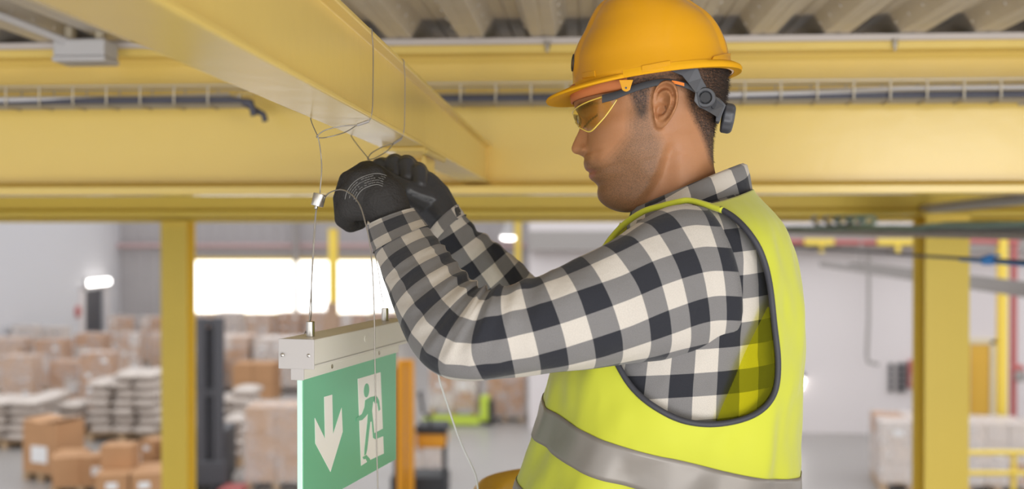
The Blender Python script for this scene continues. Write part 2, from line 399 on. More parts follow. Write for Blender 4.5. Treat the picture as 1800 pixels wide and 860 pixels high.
def fuse(name, parts, m, parent, voxel, smooth=4, fac=.5):
    me = bpy.data.meshes.new(name+'_raw'); vs = []; fs = []
    for p in parts:
        b = len(vs); vs += p.v; fs += [tuple(i+b for i in f) for f in p.f]
    me.from_pydata([tuple(q) for q in vs], [], fs)
    o = bpy.data.objects.new(name+'_raw', me); sc.collection.objects.link(o)
    r = o.modifiers.new('r', 'REMESH'); r.mode = 'VOXEL'; r.voxel_size = voxel; r.use_smooth_shade = True
    if smooth:
        s = o.modifiers.new('s', 'SMOOTH'); s.iterations = smooth; s.factor = fac
    dg = bpy.context.evaluated_depsgraph_get(); dg.update()
    res = bpy.data.meshes.new_from_object(o.evaluated_get(dg)); res.name = name
    bpy.data.objects.remove(o); bpy.data.meshes.remove(me)
    Mi = world_of(parent).inverted() if parent else Matrix()
    res.transform(Mi); res.materials.clear(); res.materials.append(m); res.shade_smooth()
    ob = bpy.data.objects.new(name, res); link(ob, parent); return ob
def capsule(p0, r0, p1, r1, n=14):
    mb = MB(); p0, p1 = Vector(p0), Vector(p1); ax = (p1-p0); L = ax.length; ax = ax/L if L > 1e-6 else Vector((0,0,1))
    prof = [(max(1e-4, r0*math.sin(t)), -r0*math.cos(t)) for t in np.linspace(0, math.pi/2, 6)] + \
           [(max(1e-4, r1*math.cos(t)), L+r1*math.sin(t)) for t in np.linspace(0, math.pi/2, 6)]
    return mb.lathe(prof, p0, ax, n)
def chain(pts, n=14):                               # (point, radius) list -> capsules
    return [capsule(pts[i][0], pts[i][1], pts[i+1][0], pts[i+1][1], n) for i in range(len(pts)-1)]

# ------------------------------------------------------------------ head: slices front -> back across the profile
# (front x, y), (back x, y), half width, nose: (x of face behind the nose, half width) or None
SL = [((1120,30),(1165,24),.022,None),((1080,42),(1210,32),.046,None),((1046,66),(1244,50),.062,None),((1024,100),(1266,75),.071,None),
 ((1012,140),(1275,105),.0755,None),((1008.5,170),(1277,130),.0765,None),((1009,183),(1277,146),.0765,None),((1011.5,193),(1276,158),.076,None),
 ((1018,204),(1274,168),.075,(1020,.012)),((1021.5,213),(1272,177),.0745,(1029,.009)),((1017.5,229),(1267,189),.074,(1033,.0105)),((1010.5,244),(1262,201),.0725,(1034,.0135)),
 ((1005.5,256),(1259,210),.071,(1033,.0165)),((1004.3,263),(1257,217),.070,(1032,.0185)),((1008.5,269.5),(1256,224),.069,(1031,.0185)),((1020,273.5),(1255,230),.0675,(1031,.015)),
 ((1027,278),(1254,238),.066,None),((1026,287),(1253.5,248),.0645,None),((1027.5,295),(1253.5,256),.0635,None),((1031,300.5),(1253.5,262),.0625,None),((1037,303.5),(1253.7,267),.062,None),
 ((1035,309),(1254,272),.061,None),((1037.5,315),(1254,278),.060,None),((1045,321),(1254.5,284),.059,None),((1051,328),(1255,292),.0585,None),((1050,338),(1257,302),.0575,None),
 ((1052,350),(1260,315),.057,None),((1062,361),(1263,330),.057,None),((1078,369.5),(1267,345),.057,None),((1095,373.5),(1270,360),.058,None),((1114,372),(1274,375),.059,None),
 ((1130,371),(1280,395),.061,None),((1136,388),(1288,425),.064,None),((1128,430),(1300,470),.07,None)]
REL = [(1036,208,13,9,-.0095),(1040,213,10,6,.0055),(1028,193,22,5,.0035),(1078,228,30,15,.0035),(1088,288,24,20,-.003),(1027,265,6.5,6.5,.0052),(1037.5,264,3,8,-.0035),(1017.5,270.5,4.5,2.4,-.008),(1157,205,4,5,-.006),(1163,203,9,11,-.004),
 (1051,304,6,4,-.0035),(1037,299.5,9,3,.001),(1041,311,10,4,.0022),(1048,322,10,4,-.0015),(1078,185,24,14,-.003),(1138,300,22,20,.003),(1036,287,9,7,.001),(1050,276,8,14,-.002),(1066,345,20,12,.001)]
JAW = [(1170,255),(1155,300),(1138,332),(1118,356),(1100,371),(1085,378)]
def jaw_side(x, y):                                 # >0 below/behind the jaw line
    for i in range(len(JAW)-1):
        pass
    best = 1e9; s = 0
    for i in range(len(JAW)-1):
        ax_, ay = JAW[i]; bx, by = JAW[i+1]; dx, dy = bx-ax_, by-ay; L = math.hypot(dx, dy)
        t = min(1, max(0, ((x-ax_)*dx+(y-ay)*dy)/L/L)); d = math.hypot(x-ax_-t*dx, y-ay-t*dy)
        if d < best: best = d; s = d*(1 if (dx*(y-ay)-dy*(x-ax_)) < 0 else -1)
    return s
rows = spline([(a[0][0], a[0][1], a[1][0], a[1][1], a[2], (a[3][0]-a[0][0]) if a[3] else 0, a[3][1] if a[3] else .02) for a in SL], 6)
NT = 96
tt = [.5-.5*math.cos(math.pi*k/(NT-1)) for k in range(NT)]
tt = [t**1.15 for t in tt]
def half_width(fx, fy, bx, by, Wd, nl, nw, t):
    x = fx+(bx-fx)*t; y = fy+(by-fy)*t; L = math.hypot(bx-fx, by-fy)
    nose = max(0.0, nl); t0 = nose/L
    if t > t0:
        q = (t-t0)/(1-t0); q = q**.9
        face = Wd*max(0, 1-abs(2*q-1)**2.25)**(1/2.0)
    else: face = 0
    if nose > .5:
        f = t*L/(nose+8)
        nz = nw*math.sqrt(max(0, 1-(1-min(1, f*1.0))**2))*(.55+.45*min(1, f))
        if t*L > nose: nz = nz*max(0, 1-(t*L-nose)/20)
        w = (face**3+nz**3)**(1/3)
    else: w = face
    r = 0
    for (rx, ry, sx, sz, a) in REL: r += a*math.exp(-((x-rx)/sx)**2-((y-ry)/sz)**2)
    s = jaw_side(x, y)
    if y > 245 and x > 1080:
        r -= .0085*sstep(-2, 15, s)*sstep(1200, 1165, x)*sstep(245, 275, y) if x > 1080 else 0
    edge = min(1, t/.06, (1-t)/.03)
    w = max(0, w + r*min(1, w/.012))
    return x, y, w
def head_mesh(nx=None):
    mb = MB(); G = []
    for (fx, fy, bx, by, Wd, nl, nw) in rows:
        ring = []
        for t in tt:
            x, y, w = half_width(fx, fy, bx, by, Wd, nl, nw, t); ring.append(Q(x, y)-eY*w)
        for t in reversed(tt[1:-1]):
            x, y, w = half_width(fx, fy, bx, by, Wd, nl, nw, t); ring.append(Q(x, y)+eY*w)
        G.append(ring)
    mb.grid(G, closed_v=True)
    n = len(G[0]); m = len(G)
    mb.f.append(tuple(range(n))); mb.f.append(tuple((m-1)*n+k for k in reversed(range(n))))
    return mb
head = head_mesh()
hb = BVHTree.FromPolygons([Vector(q) for q in head.v], head.f)
def head_b(x, y):                                   # lateral position of the near side of the head at mid-plane pixel (x, y)
    o = Q(x, y)-eY*.3; h = hb.ray_cast(o, eY)
    return lat(h[0]) if h[0] is not None else 0.0
# ear: relief over the ear outline
EO = [(1146,196),(1147,180),(1152,165),(1161,156.5),(1172,155),(1182,160),(1188.5,171),(1190.5,184),(1188.5,199),(1183,212),(1176,223),(1168,232),(1160,235.5),(1153,233),(1150,222),(1148,209)]
EC = (1164,194)
eo = spline(EO+[EO[0]], 5)[:-1]
def ear(side):
    mb = MB(); NR = 16; F = []; B = []
    for i in range(NR+1):
        r = i/NR; fr = []; bk = []
        for (ox, oy) in eo:
            x = EC[0]+(ox-EC[0])*r; y = EC[1]+(oy-EC[1])*r
            rearness = sstep(1146, 1190, x)
            base = .0772 + .0150*rearness - .004*sstep(215, 236, y)
            th = math.atan2(-(oy-EC[1]), ox-EC[0]); front = max(0, -math.cos(th))
            lobe = sstep(212, 226, y)
            rim = .0062*math.exp(-((r-.88)/.09)**2)*(1-lobe)*(1-.9*front**2)
            dent = -.0060*math.exp(-((r-.70)/.10)**2)*(1-lobe)*(1-front)
            anti = .0048*math.exp(-((r-.50)/.11)**2)*(1-lobe)*(1-front)
            conch = -.0140*math.exp(-(((x-1163)/10)**2+((y-205)/12)**2)) - .005*math.exp(-(((x-1166)/7)**2+((y-184)/7)**2))
            tragus = .005*math.exp(-(((x-1152)/4)**2+((y-203)/7)**2))
            canal = -.014*math.exp(-(((x-1157)/3.6)**2+((y-205)/5.5)**2))
            h = base+rim+dent+anti+conch+tragus+canal
            edge = .004*max(0, (r-.93)/.07)
            fr.append(Q(x, y)-eY*(h-edge)*side*1.0); bk.append(Q(x, y)-eY*max(.05, base-.0075 - .002*(1-r))*side)
        F.append(fr); B.append(bk)
    G = F+B[::-1]
    mb.grid(G, closed_v=True)
    return mb
# torso core, arms and legs under the clothes
def TS(y, tab):                                     # table interpolation by pixel height
    for i in range(len(tab)-1):
        if y <= tab[i+1][0] or i == len(tab)-2:
            a, b = tab[i], tab[i+1]; t = (y-a[0])/(b[0]-a[0]); return [a[k]+(b[k]-a[k])*t for k in range(1, len(a))]
TT = [(296,1132,1300,.064),(318,1124,1305,.072),(340,1120,1311,.092),(356,1117,1325,.118),(374,1113,1343,.145),(394,1106,1358,.165),(420,1095,1370,.181),(450,1078,1380,.190),(500,1048,1390,.196),(560,1012,1395,.196),
      (640,986,1395,.192),(700,972,1393,.19),(755,957,1391,.19),(820,937,1388,.192),(860,926,1385,.194),(950,914,1381,.197),(1040,908,1378,.20)]
TTs = spline(TT, 10)
def tor(phi, y, off=0.0, pw=2.3):
    for i in range(len(TTs)-1):
        if y <= TTs[i+1][0] or i == len(TTs)-2:
            a, b = TTs[i], TTs[i+1]; t = min(1.2, max(0, (y-a[0])/(b[0]-a[0]))); Fx, Bx, Wd = [a[k]+(b[k]-a[k])*t for k in (1,2,3)]; break
    f = Q(Fx, y); bk = Q(Bx, y); c = (f+bk)/2; A = (bk-f).length/2; c = Vector((c.x, c.y, f.z*.5+bk.z*.5))
    ax = eX
    cs, sn = math.cos(phi), math.sin(phi); e = 2/pw
    up = max(0, -(y-372)/70)*off*.5                  # thickness also lifts the shoulder slope
    return c + ax*((A+off)*math.copysign(abs(cs)**e, cs)) + eY*((Wd+off)*math.copysign(abs(sn)**e, sn)) + eZ*up
def loft(ys, off, nphi=48):
    mb = MB(); G = [[tor(2*math.pi*k/nphi, y, off) for k in range(nphi)] for y in ys]
    mb.grid(G, closed_v=True); n = nphi; m = len(ys)
    mb.f.append(tuple(range(n))); mb.f.append(tuple((m-1)*n+k for k in reversed(range(n)))); return mb
torso_core = loft([float(z) for z in np.linspace(350, 1010, 30)], -.03)
NS = dict(sh=(Q(1215,470,-.12), .045), el=(Q(790,585,-.205), .034), wr=(Q(688,380,.0), .018))
FS = dict(sh=(Q(1190,480,.12), .045), el=(Q(937,570,.265), .034), wr=(Q(779,382,.134), .022))
arms = chain([NS['sh'], NS['el'], NS['wr']]) + chain([FS['sh'], FS['el'], FS['wr']])
hipc = Q(1150, 1010); dz = hipc.z-PLATZ
def hipp(x, b, z): return OP + eX*x + eY*b + eZ*(z-OP.z)
legs = []
for s in (-1, 1):
    legs += chain([(hipp(.0, s*.095, hipc.z-.02), .085), (hipp(-.01, s*.105, PLATZ+.50), .058), (hipp(.015, s*.115, PLATZ+.10), .04)])
    legs += chain([(hipp(.015, s*.115, PLATZ+.06), .034), (hipp(-.14, s*.13, PLATZ+.05), .03)])
skin = bpy.data.materials.new('skin'); skin.use_nodes = True
def hand_near(gr=0.0):
    w = Q(688,379,-.008); L = []
    K = dict(i=Q(655,313,-.004), m=Q(636,319,-.016), r=Q(620,340,-.018), p=Q(614,368,-.012))
    L += chain([(w, .0275+gr), (Q(672,352,-.004), .034+gr)])
    for k, r in (('i',.0165),('m',.017),('r',.0165),('p',.015)): L += chain([(Q(672,352,-.004), .027+gr), (K[k], r+gr)])
    L += chain([(K['i'], .0155+gr), (Q(641,301,.03), .0125+gr), (Q(649,297,.055), .0105+gr), (Q(655,300,.07), .009+gr)])
    L += chain([(K['m'], .016+gr), (Q(613,318,.022), .0125+gr), (Q(620,330,.048), .0115+gr), (Q(638,336,.056), .010+gr)])
    L += chain([(K['r'], .0155+gr), (Q(603,350,.016), .0125+gr), (Q(608,364,.04), .0115+gr), (Q(626,366,.05), .010+gr)])
    L += chain([(K['p'], .014+gr), (Q(605,384,.010), .0120+gr), (Q(616,394,.03), .0105+gr), (Q(632,390,.04), .0095+gr)])
    L += chain([(K['i'], .0158+gr), (K['m'], .0165+gr), (K['r'], .016+gr), (K['p'], .0145+gr)]) + chain([(Q(640,303,.02), .013+gr), (Q(614,320,.016), .0135+gr), (Q(604,350,.010), .013+gr), (Q(606,380,.006), .0125+gr)])
    L += chain([(Q(682,358,.02), .021+gr), (Q(676,322,.05), .0145+gr), (Q(660,303,.072), .0105+gr)])
    return L
def hand_far(gr=0.0):
    w = Q(779,383,.13); L = []
    pm = Q(742,338,.148)
    K = dict(i=Q(672,294,.175), m=Q(694,289,.172), r=Q(715,291,.166), p=Q(734,303,.158))
    L += chain([(w, .0275+gr), (Q(758,355,.142), .032+gr), (pm, .032+gr)])
    for k, r in (('i',.014),('m',.015),('r',.015),('p',.0145)): L += chain([(pm, .026+gr), (K[k], r+gr)])
    fr = .0115
    for k, dx, dy in (('i',-4,0),('m',-2,0),('r',0,1),('p',2,2)):
        x, y, d = proj(K[k]); b = lat(K[k])
        L += chain([(K[k], .0125+gr), (Q(x+dx-1, y-1+dy, b-.032), fr+gr), (Q(x+dx+1, y+20+dy, b-.044), .0105+gr), (Q(x+dx+4, y+30+dy, b-.03), .0095+gr)])
    L += chain([(Q(752,352,.125), .021+gr), (Q(716,337,.105), .0155+gr), (Q(690,322,.108), .0125+gr), (Q(668,306,.118), .0105+gr)])
    return L
body = fuse('body', [head, ear(1), ear(-1), torso_core] + arms + legs + hand_near(-.0015) + hand_far(-.0015), skin, worker, .0017, 3, .4)

# skin colours: stubble, lips, brows, scalp under the short hair - by place on the head
HAIRP = [(1092,150),(1190,138),(1300,110),(1300,230),(1258,300),(1247,285),(1240,262),(1230,238),(1220,222),(1210,200),(1203,172),(1185,150),(1150,156),(1143,172),(1141,196),(1136,214),(1126,220),(1116,196),(1108,176),(1090,166)]
STUB = [(1110,190),(1146,200),(1150,235),(1166,262),(1160,300),(1150,330),(1128,362),(1100,385),(1050,385),(1030,330),(1046,322),(1034,300),(1022,300),(1024,278),(1040,279),(1052,290),(1066,292),(1088,268),(1108,244)]
BROW = [(1010,196),(1020,187),(1040,186),(1062,190),(1042,194),(1020,199)]
LIPS = [(1026,299),(1032,297),(1045,300),(1052,304),(1046,313),(1036,318),(1030,314),(1034,305)]
def soft(x, y, poly, s):
    n = 0
    for (dx, dy) in ((0,0),(s,0),(-s,0),(0,s),(0,-s),(s*.7,s*.7),(-s*.7,s*.7),(s*.7,-s*.7),(-s*.7,-s*.7)): n += inpoly(x+dx, y+dy, poly)
    return n/9
def skin_masks(p):
    x, y = mid_px(p)
    if y > 400 or x < 990: return (0, 0, 0)
    h = soft(x, y, HAIRP, 5); st = soft(x, y, STUB, 9); li = soft(x, y, LIPS, 1.6)
    h = max(h, soft(x, y, BROW, 2)*.85)
    if abs((x-1040)) < 14 and abs(y-(216.5-.55*(x-1040))) < 2.0: h = max(h, 1)     # lashes of the lowered lid
    if inpoly(x, y, EO) and abs(lat(p)) > .071: h = 0; st = 0
    return (h, st, li)
me = body.data
ca = me.color_attributes.new('masks', 'FLOAT_COLOR', 'POINT'); Mw = world_of(worker)
cols = np.zeros(len(me.vertices)*4, np.float32)
for i, v in enumerate(me.vertices):
    p = Mw @ v.co
    if p.z > OP.z+.03 and abs(lat(p)) < .12 and (p-OP).dot(eX) > -.14:
        h, st, li = skin_masks(p); cols[i*4:i*4+4] = (h, st, li, 1)
ca.data.foreach_set('color', cols)
nt = skin.node_tree; N = nt.nodes; L_ = nt.links; b = N['Principled BSDF']
b.inputs['Roughness'].default_value = .48; b.inputs['Specular IOR Level'].default_value = .38
b.inputs['Subsurface Weight'].default_value = .12; b.inputs['Subsurface Radius'].default_value = (1,.35,.2); b.inputs['Subsurface Scale'].default_value = .006
at = N.new('ShaderNodeAttribute'); at.attribute_name = 'masks'; sp = N.new('ShaderNodeSeparateColor'); L_.new(at.outputs['Color'], sp.inputs[0])
tc = N.new('ShaderNodeTexCoord')
def nz(scale, det=3):
    t = N.new('ShaderNodeTexNoise'); t.inputs['Scale'].default_value = scale; t.inputs['Detail'].default_value = det; L_.new(tc.outputs['Object'], t.inputs['Vector']); return t
def mixc(fac, a, c):
    m = N.new('ShaderNodeMixRGB')
    if isinstance(fac, float): m.inputs[0].default_value = fac
    else: L_.new(fac, m.inputs[0])
    for k, q in ((1, a), (2, c)):
        if isinstance(q, tuple): m.inputs[k].default_value = (*q, 1)
        else: L_.new(q, m.inputs[k])
    return m.outputs[0]
def mth(op, a, c):
    m = N.new('ShaderNodeMath'); m.operation = op; m.use_clamp = True
    for k, q in ((0, a), (1, c)):
        if isinstance(q, float): m.inputs[k].default_value = q
        else: L_.new(q, m.inputs[k])
    return m.outputs[0]
base = mixc(nz(28).outputs['Fac'], (.40,.175,.074), (.49,.235,.108))
col = mixc(mth('MULTIPLY', sp.outputs[2], .75), base, (.50,.17,.13))
n1 = nz(900, 2); rp = N.new('ShaderNodeValToRGB'); rp.color_ramp.elements[0].position = .36; rp.color_ramp.elements[1].position = .64; L_.new(n1.outputs['Fac'], rp.inputs[0])
sfac = mth('MULTIPLY', sp.outputs[1], mth('ADD', mth('MULTIPLY', rp.outputs[0], .40), .34))
col = mixc(sfac, col, (.09,.058,.03))
n2 = nz(420, 3); rp2 = N.new('ShaderNodeValToRGB'); rp2.color_ramp.elements[0].position = .3; rp2.color_ramp.elements[1].position = .62; L_.new(n2.outputs['Fac'], rp2.inputs[0])
hf = mth('MULTIPLY', sp.outputs[0], mth('ADD', mth('MULTIPLY', rp2.outputs[0], .35), .6))
col = mixc(hf, col, (.035,.022,.016)); L_.new(col, b.inputs['Base Color'])
bp = N.new('ShaderNodeBump'); bp.inputs['Strength'].default_value = .18; bp.inputs['Distance'].default_value = .002
L_.new(nz(420, 4).outputs['Fac'], bp.inputs['Height']); L_.new(bp.outputs[0], b.inputs['Normal'])

# short hair: one mesh of fine strands
hairm = mat('short_dark_hair', (.035, .022, .016), .5, spec=.4)
mb = MB(); rng = random.Random(3); cand = []
ctr = np.zeros(len(me.polygons)*3); me.polygons.foreach_get('center', ctr); ctr = ctr.reshape(-1, 3)
nrm = np.zeros(len(me.polygons)*3); me.polygons.foreach_get('normal', nrm); nrm = nrm.reshape(-1, 3)
zmin = OP.z + .11 - worker.location.z
for i in np.nonzero(ctr[:, 2] > zmin)[0]:
    p = Mw @ Vector(ctr[i])
    if abs(lat(p)) > .1: continue
    x, y = mid_px(p)
    if x < 1085 or y < 112 or y > 300: continue
    f = soft(x, y, HAIRP, 6)
    if f < .05 or (inpoly(x, y, EO) and abs(lat(p)) > .070): continue
    back = sstep(1215, 1262, x); low = sstep(180, 275, y)
    if rng.random() > f*f*(.9-.62*low): continue
    n_ = (Mw.to_3x3() @ Vector(nrm[i])).normalized()
    ln = (.0028+.0045*back*(1-low))*(.6+.7*rng.random())
    dirv = (n_*.8 + eZ*-.45 + eX*.35 + Vector((rng.uniform(-.4,.4), rng.uniform(-.4,.4), rng.uniform(-.3,.3)))).normalized()
    t_ = dirv.orthogonal().normalized()*.00032; u_ = dirv.cross(t_)
    p0 = p - n_*.0006 + Vector((rng.uniform(-1,1), rng.uniform(-1,1), rng.uniform(-1,1)))*.0008
    mb.add([p0+t_, p0-t_*.5+u_*.8, p0-t_*.5-u_*.8, p0+dirv*ln], [(0,1,3),(1,2,3),(2,0,3)])
mb.build('hair', hairm, worker, recalc=False, smooth=180)

# ------------------------------------------------------------------ clothing materials
def plaid(name, period, rot=0.0, off=(0,0)):
    m = bpy.data.materials.new(name); m.use_nodes = True; nt = m.node_tree; N = nt.nodes; Lk = nt.links; b = N['Principled BSDF']
    uv = N.new('ShaderNodeUVMap'); mp = N.new('ShaderNodeMapping'); mp.inputs['Rotation'].default_value = (0,0,rot); mp.inputs['Scale'].default_value = (1/period, 1/period, 1)
    mp.inputs['Location'].default_value = (off[0], off[1], 0)
    Lk.new(uv.outputs[0], mp.inputs[0]); sx = N.new('ShaderNodeSeparateXYZ'); Lk.new(mp.outputs[0], sx.inputs[0])
    def M_(op, a, c=0.0):
        q = N.new('ShaderNodeMath'); q.operation = op
        for k, z in ((0, a), (1, c)):
            if isinstance(z, (int, float)): q.inputs[k].default_value = z
            else: Lk.new(z, q.inputs[k])
        return q.outputs[0]
    s = [M_('GREATER_THAN', M_('FRACT', sx.outputs[k]), .5) for k in (0, 1)]
    th = N.new('ShaderNodeTexNoise'); th.inputs['Scale'].default_value = 1500; th.inputs['Detail'].default_value = 1; Lk.new(uv.outputs[0], th.inputs['Vector'])
    v = M_('MULTIPLY', M_('ADD', s[0], s[1]), .5)
    r = N.new('ShaderNodeValToRGB'); r.color_ramp.interpolation = 'CONSTANT'; e = r.color_ramp.elements
    e[0].position = 0; e[0].color = (.63,.575,.505,1); e[1].position = .75; e[1].color = (.028,.029,.036,1); q = e.new(.25); q.color = (.215,.205,.20,1)  # white squares warmed: yellow bounce from the beams put into the colour
    Lk.new(v, r.inputs[0])
    mx = N.new('ShaderNodeMixRGB'); mx.blend_type = 'MULTIPLY'; mx.inputs[0].default_value = .38; Lk.new(r.outputs[0], mx.inputs[1])
    rr = N.new('ShaderNodeValToRGB'); rr.color_ramp.elements[0].position = .35; rr.color_ramp.elements[0].color = (.5,.5,.5,1); rr.color_ramp.elements[1].position = .62; rr.color_ramp.elements[1].color = (1.25,1.25,1.25,1)
    Lk.new(th.outputs['Fac'], rr.inputs[0]); Lk.new(rr.outputs[0], mx.inputs[2]); Lk.new(mx.outputs[0], b.inputs['Base Color'])
    b.inputs['Roughness'].default_value = .85; b.inputs['Specular IOR Level'].default_value = .2; b.inputs['Sheen Weight'].default_value = .15
    n1 = N.new('ShaderNodeTexNoise'); n1.inputs['Scale'].default_value = 26; n1.inputs['Detail'].default_value = 3; Lk.new(uv.outputs[0], n1.inputs['Vector'])
    b1 = N.new('ShaderNodeBump'); b1.inputs['Strength'].default_value = .25; b1.inputs['Distance'].default_value = .012; Lk.new(n1.outputs['Fac'], b1.inputs['Height'])
    b2 = N.new('ShaderNodeBump'); b2.inputs['Strength'].default_value = .25; b2.inputs['Distance'].default_value = .001; Lk.new(th.outputs['Fac'], b2.inputs['Height']); Lk.new(b1.outputs[0], b2.inputs['Normal'])
    Lk.new(b2.outputs[0], b.inputs['Normal']); return m
PL_sl = plaid('plaid_flannel_sleeve', .0595, math.radians(3), (.1, .3))
PL_fs = plaid('plaid_flannel_far_sleeve', .0565, math.radians(-8), (.3, .1))
PL_to = plaid('plaid_flannel_body', .0565, math.radians(4), (.2, .25))
PL_co = plaid('plaid_flannel_collar', .062, math.radians(10), (.0, .1))

# ------------------------------------------------------------------ shirt
shirt = empty('shirt', worker.location); shirt.parent = worker; shirt.location = (0,0,0)
mb = MB(); ys = [float(z) for z in np.linspace(318, 1000, 150)]; nphi = 160; G = []; UV = []
per = [0.0]
for k in range(nphi): per.append(per[-1] + (tor(2*math.pi*(k+1)/nphi, 600)-tor(2*math.pi*k/nphi, 600)).length)
for y in ys:
    row = []; ur = []
    for k in range(nphi+1):
        ph = 2*math.pi*k/nphi
        wv = .0035*mnoise.noise(Vector((math.cos(ph)*3, math.sin(ph)*3, y*.012))) + .002*mnoise.noise(Vector((ph*6, y*.03, 2)))
        t_ = .5-.5*math.cos(ph); y0_ = 336+54*t_; yy = y0_+(y-318)/(1000-318)*(1000-y0_)
        row.append(tor(ph, yy, -.004+wv)); ur.append((per[k], (yy-318)*S0*1.0))
    G.append(row); UV.append(ur)
mb.grid(G, uv=UV); mb.build('shirt_body', PL_to, shirt, smooth=180)

ARC = {}
def sleeve(name, secs, m, folds, vflip=1, n=72, per_seg=9, nearside=True):
    """secs: top px, bottom px, depth b, half depth, bow (m along the arm of the side facing the camera)"""
    pts = spline([(*s[0], *s[1], s[2], s[3], s[4]) for s in secs], per_seg)
    mb = MB(); G = []; UV = []; u = 0; prevc = None
    cs = [ (Q(p[0],p[1],p[4])+Q(p[2],p[3],p[4]))/2 for p in pts ]; bs = [Q(p[2],p[3],p[4]) for p in pts]
    for i, p in enumerate(pts):
        T, B = Q(p[0],p[1],p[4]), Q(p[2],p[3],p[4]); c = (T+B)/2; a1 = (T-B)/2
        if prevc is not None: u += .5*(c-prevc).length + .5*(bs[i]-bs[i-1]).length
        prevc = c
        t = (cs[min(i+1, len(cs)-1)]-cs[max(i-1, 0)]).normalized()
        ring = []; flat_ = []
        for k in range(n+1):
            th = 2*math.pi*k/n - math.pi/2           # starts at the bottom (hidden underside)
            ct, st = math.sin(th), -math.cos(th)     # ct: +1 at top, st: -1 near the camera at mid
            near = -(-math.cos(th))                  # placeholder
            lat_ = math.sin(2*math.pi*k/n)           # +1 near half, -1 far half
            top_ = -math.cos(2*math.pi*k/n)          # -1 bottom, +1 top
            q = c + a1*top_ - eY*(p[5]*lat_)
            q = q + t*(-p[6]*max(0, lat_)**1.2)
            r_ = (q-c).normalized()
            d = folds(u, top_, lat_, i/(len(pts)-1))
            flat_.append(q); ring.append(q + r_*d)
        for k in range(n+1): ring[k] = ring[k]
        f_ = i/(len(pts)-1); wq = 1-.65*sstep(.42, .56, f_)
        us = [u + wq*(ring[k]-c).dot(t) for k in range(n+1)]
        # material v: arc length measured from the side facing the camera
        arc = [0.0]
        for k in range(n): arc.append(arc[-1]+(flat_[k+1]-flat_[k]).length)
        a0 = arc[n//4]
        G.append(ring); UV.append([(us[k]*vflip, arc[k]-a0) for k in range(n+1)])
    mb.grid(G, uv=UV); ARC[name] = UV
    return mb, G, pts
near_secs = [((1245,380),(1278,600),-.105,.028,.030),((1239,366),(1281,613),-.134,.062,.036),((1190,362),(1240,622),-.152,.066,.032),((1135,383),(1180,631),-.175,.068,.02),((1080,421),(1100,640),-.203,.067,.008),
 ((1000,463),(1000,652),-.225,.063,0),((935,489),(910,662),-.238,.059,0),((885,503),(832,669),-.245,.056,0),((858,507),(775,660),-.238,.053,0),((839,499),(733,622),-.212,.051,0),
 ((815,477),(704,566),-.175,.049,0),((785,441),(684,508),-.125,.046,0),((757,407),(665,458),-.072,.042,0),((738,384),(654,420),-.035,.037,0),((724,367),(650,396),-.012,.0335,0)]
def nf(u, top, la, f):
    n1 = .0024*mnoise.noise(Vector((u*20, top*2.2, la*2.2)))
    e = math.exp(-((f-.575)/.13)**2)
    inner = sstep(-.9, .7, top)
    w0 = math.sin(u*math.pi/.040 + .7*la + .8*top + 1.0*mnoise.noise(Vector((u*9, top, la))))
    s = .0095*e*inner*(.55-abs(w0)) + .0058*e*(.6-abs(math.sin(u*math.pi/.034+.6*top+.8*mnoise.noise(Vector((u*12, top, 7))))))*sstep(-.2,.8,la)*sstep(-1.0,-.3,top)
    c = .0032*math.exp(-((f-.80)/.10)**2)*(.5-abs(math.sin(u*math.pi/.030 + 1.1*top + 1.3*mnoise.noise(Vector((u*14, top*1.5, 4))))))*sstep(-.8,.5,top+.5*la)
    d = .0022*sstep(.25,.0,f)*math.sin(6*top+u*20)*la
    return (n1+s+c+d)*sstep(.07,.2,f)*(1-.9*sstep(.80,.88,f))
mb, Gn, _ = sleeve('near_sleeve', near_secs, PL_sl, nf)
near_sl = mb.build('sleeve', PL_sl, shirt, smooth=180, solid=.0012)
mb = MB(); mb.tube([Gn[9][k] for k in range(0, 42, 1)], .0011, 6); mb.build('armhole_seam', mat('grey_seam_thread', (.33,.32,.31), .8), near_sl, smooth=180)
far_secs = [((1130,400),(1210,600),.14,.055,0),((1070,450),(1120,640),.18,.06,0),((1010,490),(1030,640),.22,.055,0),((975,500),(945,640),.245,.052,0),((946,489),(890,596),.24,.048,0),((912,461),(850,545),.205,.045,0),((872,428),(812,492),.178,.042,0),((838,402),(782,452),.155,.039,0),((812,374),(763,424),.138,.036,0),((803,362),(756,410),.132,.0335,0)]
def ff(u, top, la, f): return .0045*(1-.9*sstep(.74,.86,f))*mnoise.noise(Vector((u*22, top*2.4, la*2.4+5))) + .0032*math.exp(-((f-.78)/.12)**2)*math.sin(u*2*math.pi/.034+2*la)*(1-.9*sstep(.74,.86,f))
mb, Gf, _ = sleeve('far_sleeve', far_secs, PL_fs, ff)
mb.build('sleeve', PL_fs, shirt, smooth=180, solid=.0012)
# cuffs: a doubled band with a rolled hem and stitch line
def cuff(G, frac0, m, key):
    n = len(G); i0 = int(n*frac0); rings = G[i0:]; base_uv = ARC[key][i0:]; mb = MB(); R = []; UV = []; u = 0; prev = None
    for j, ring in enumerate(rings):
        c = sum((Vector(q) for q in ring[:-1]), Vector())/(len(ring)-1)
        if prev is not None: u += (c-prev).length
        prev = c
        o = .0022 + (.0008 if j in (0, len(rings)-1) else 0) - (.0007 if j in (1, len(rings)-2) else 0)
        R.append([Vector(q)+(Vector(q)-c).normalized()*o for q in ring]); arc = [0]
        for k in range(len(ring)-1): arc.append(arc[-1]+(ring[k+1]-ring[k]).length)
        UV.append([(u, a_[1]) for a_ in base_uv[j]])
    c = sum((Vector(q) for q in rings[-1][:-1]), Vector())/(len(rings[-1])-1)
    R.append([c+(Vector(q)-c)*.9 for q in rings[-1]]); UV.append(UV[-1])
    mb.grid(R, uv=UV); return mb
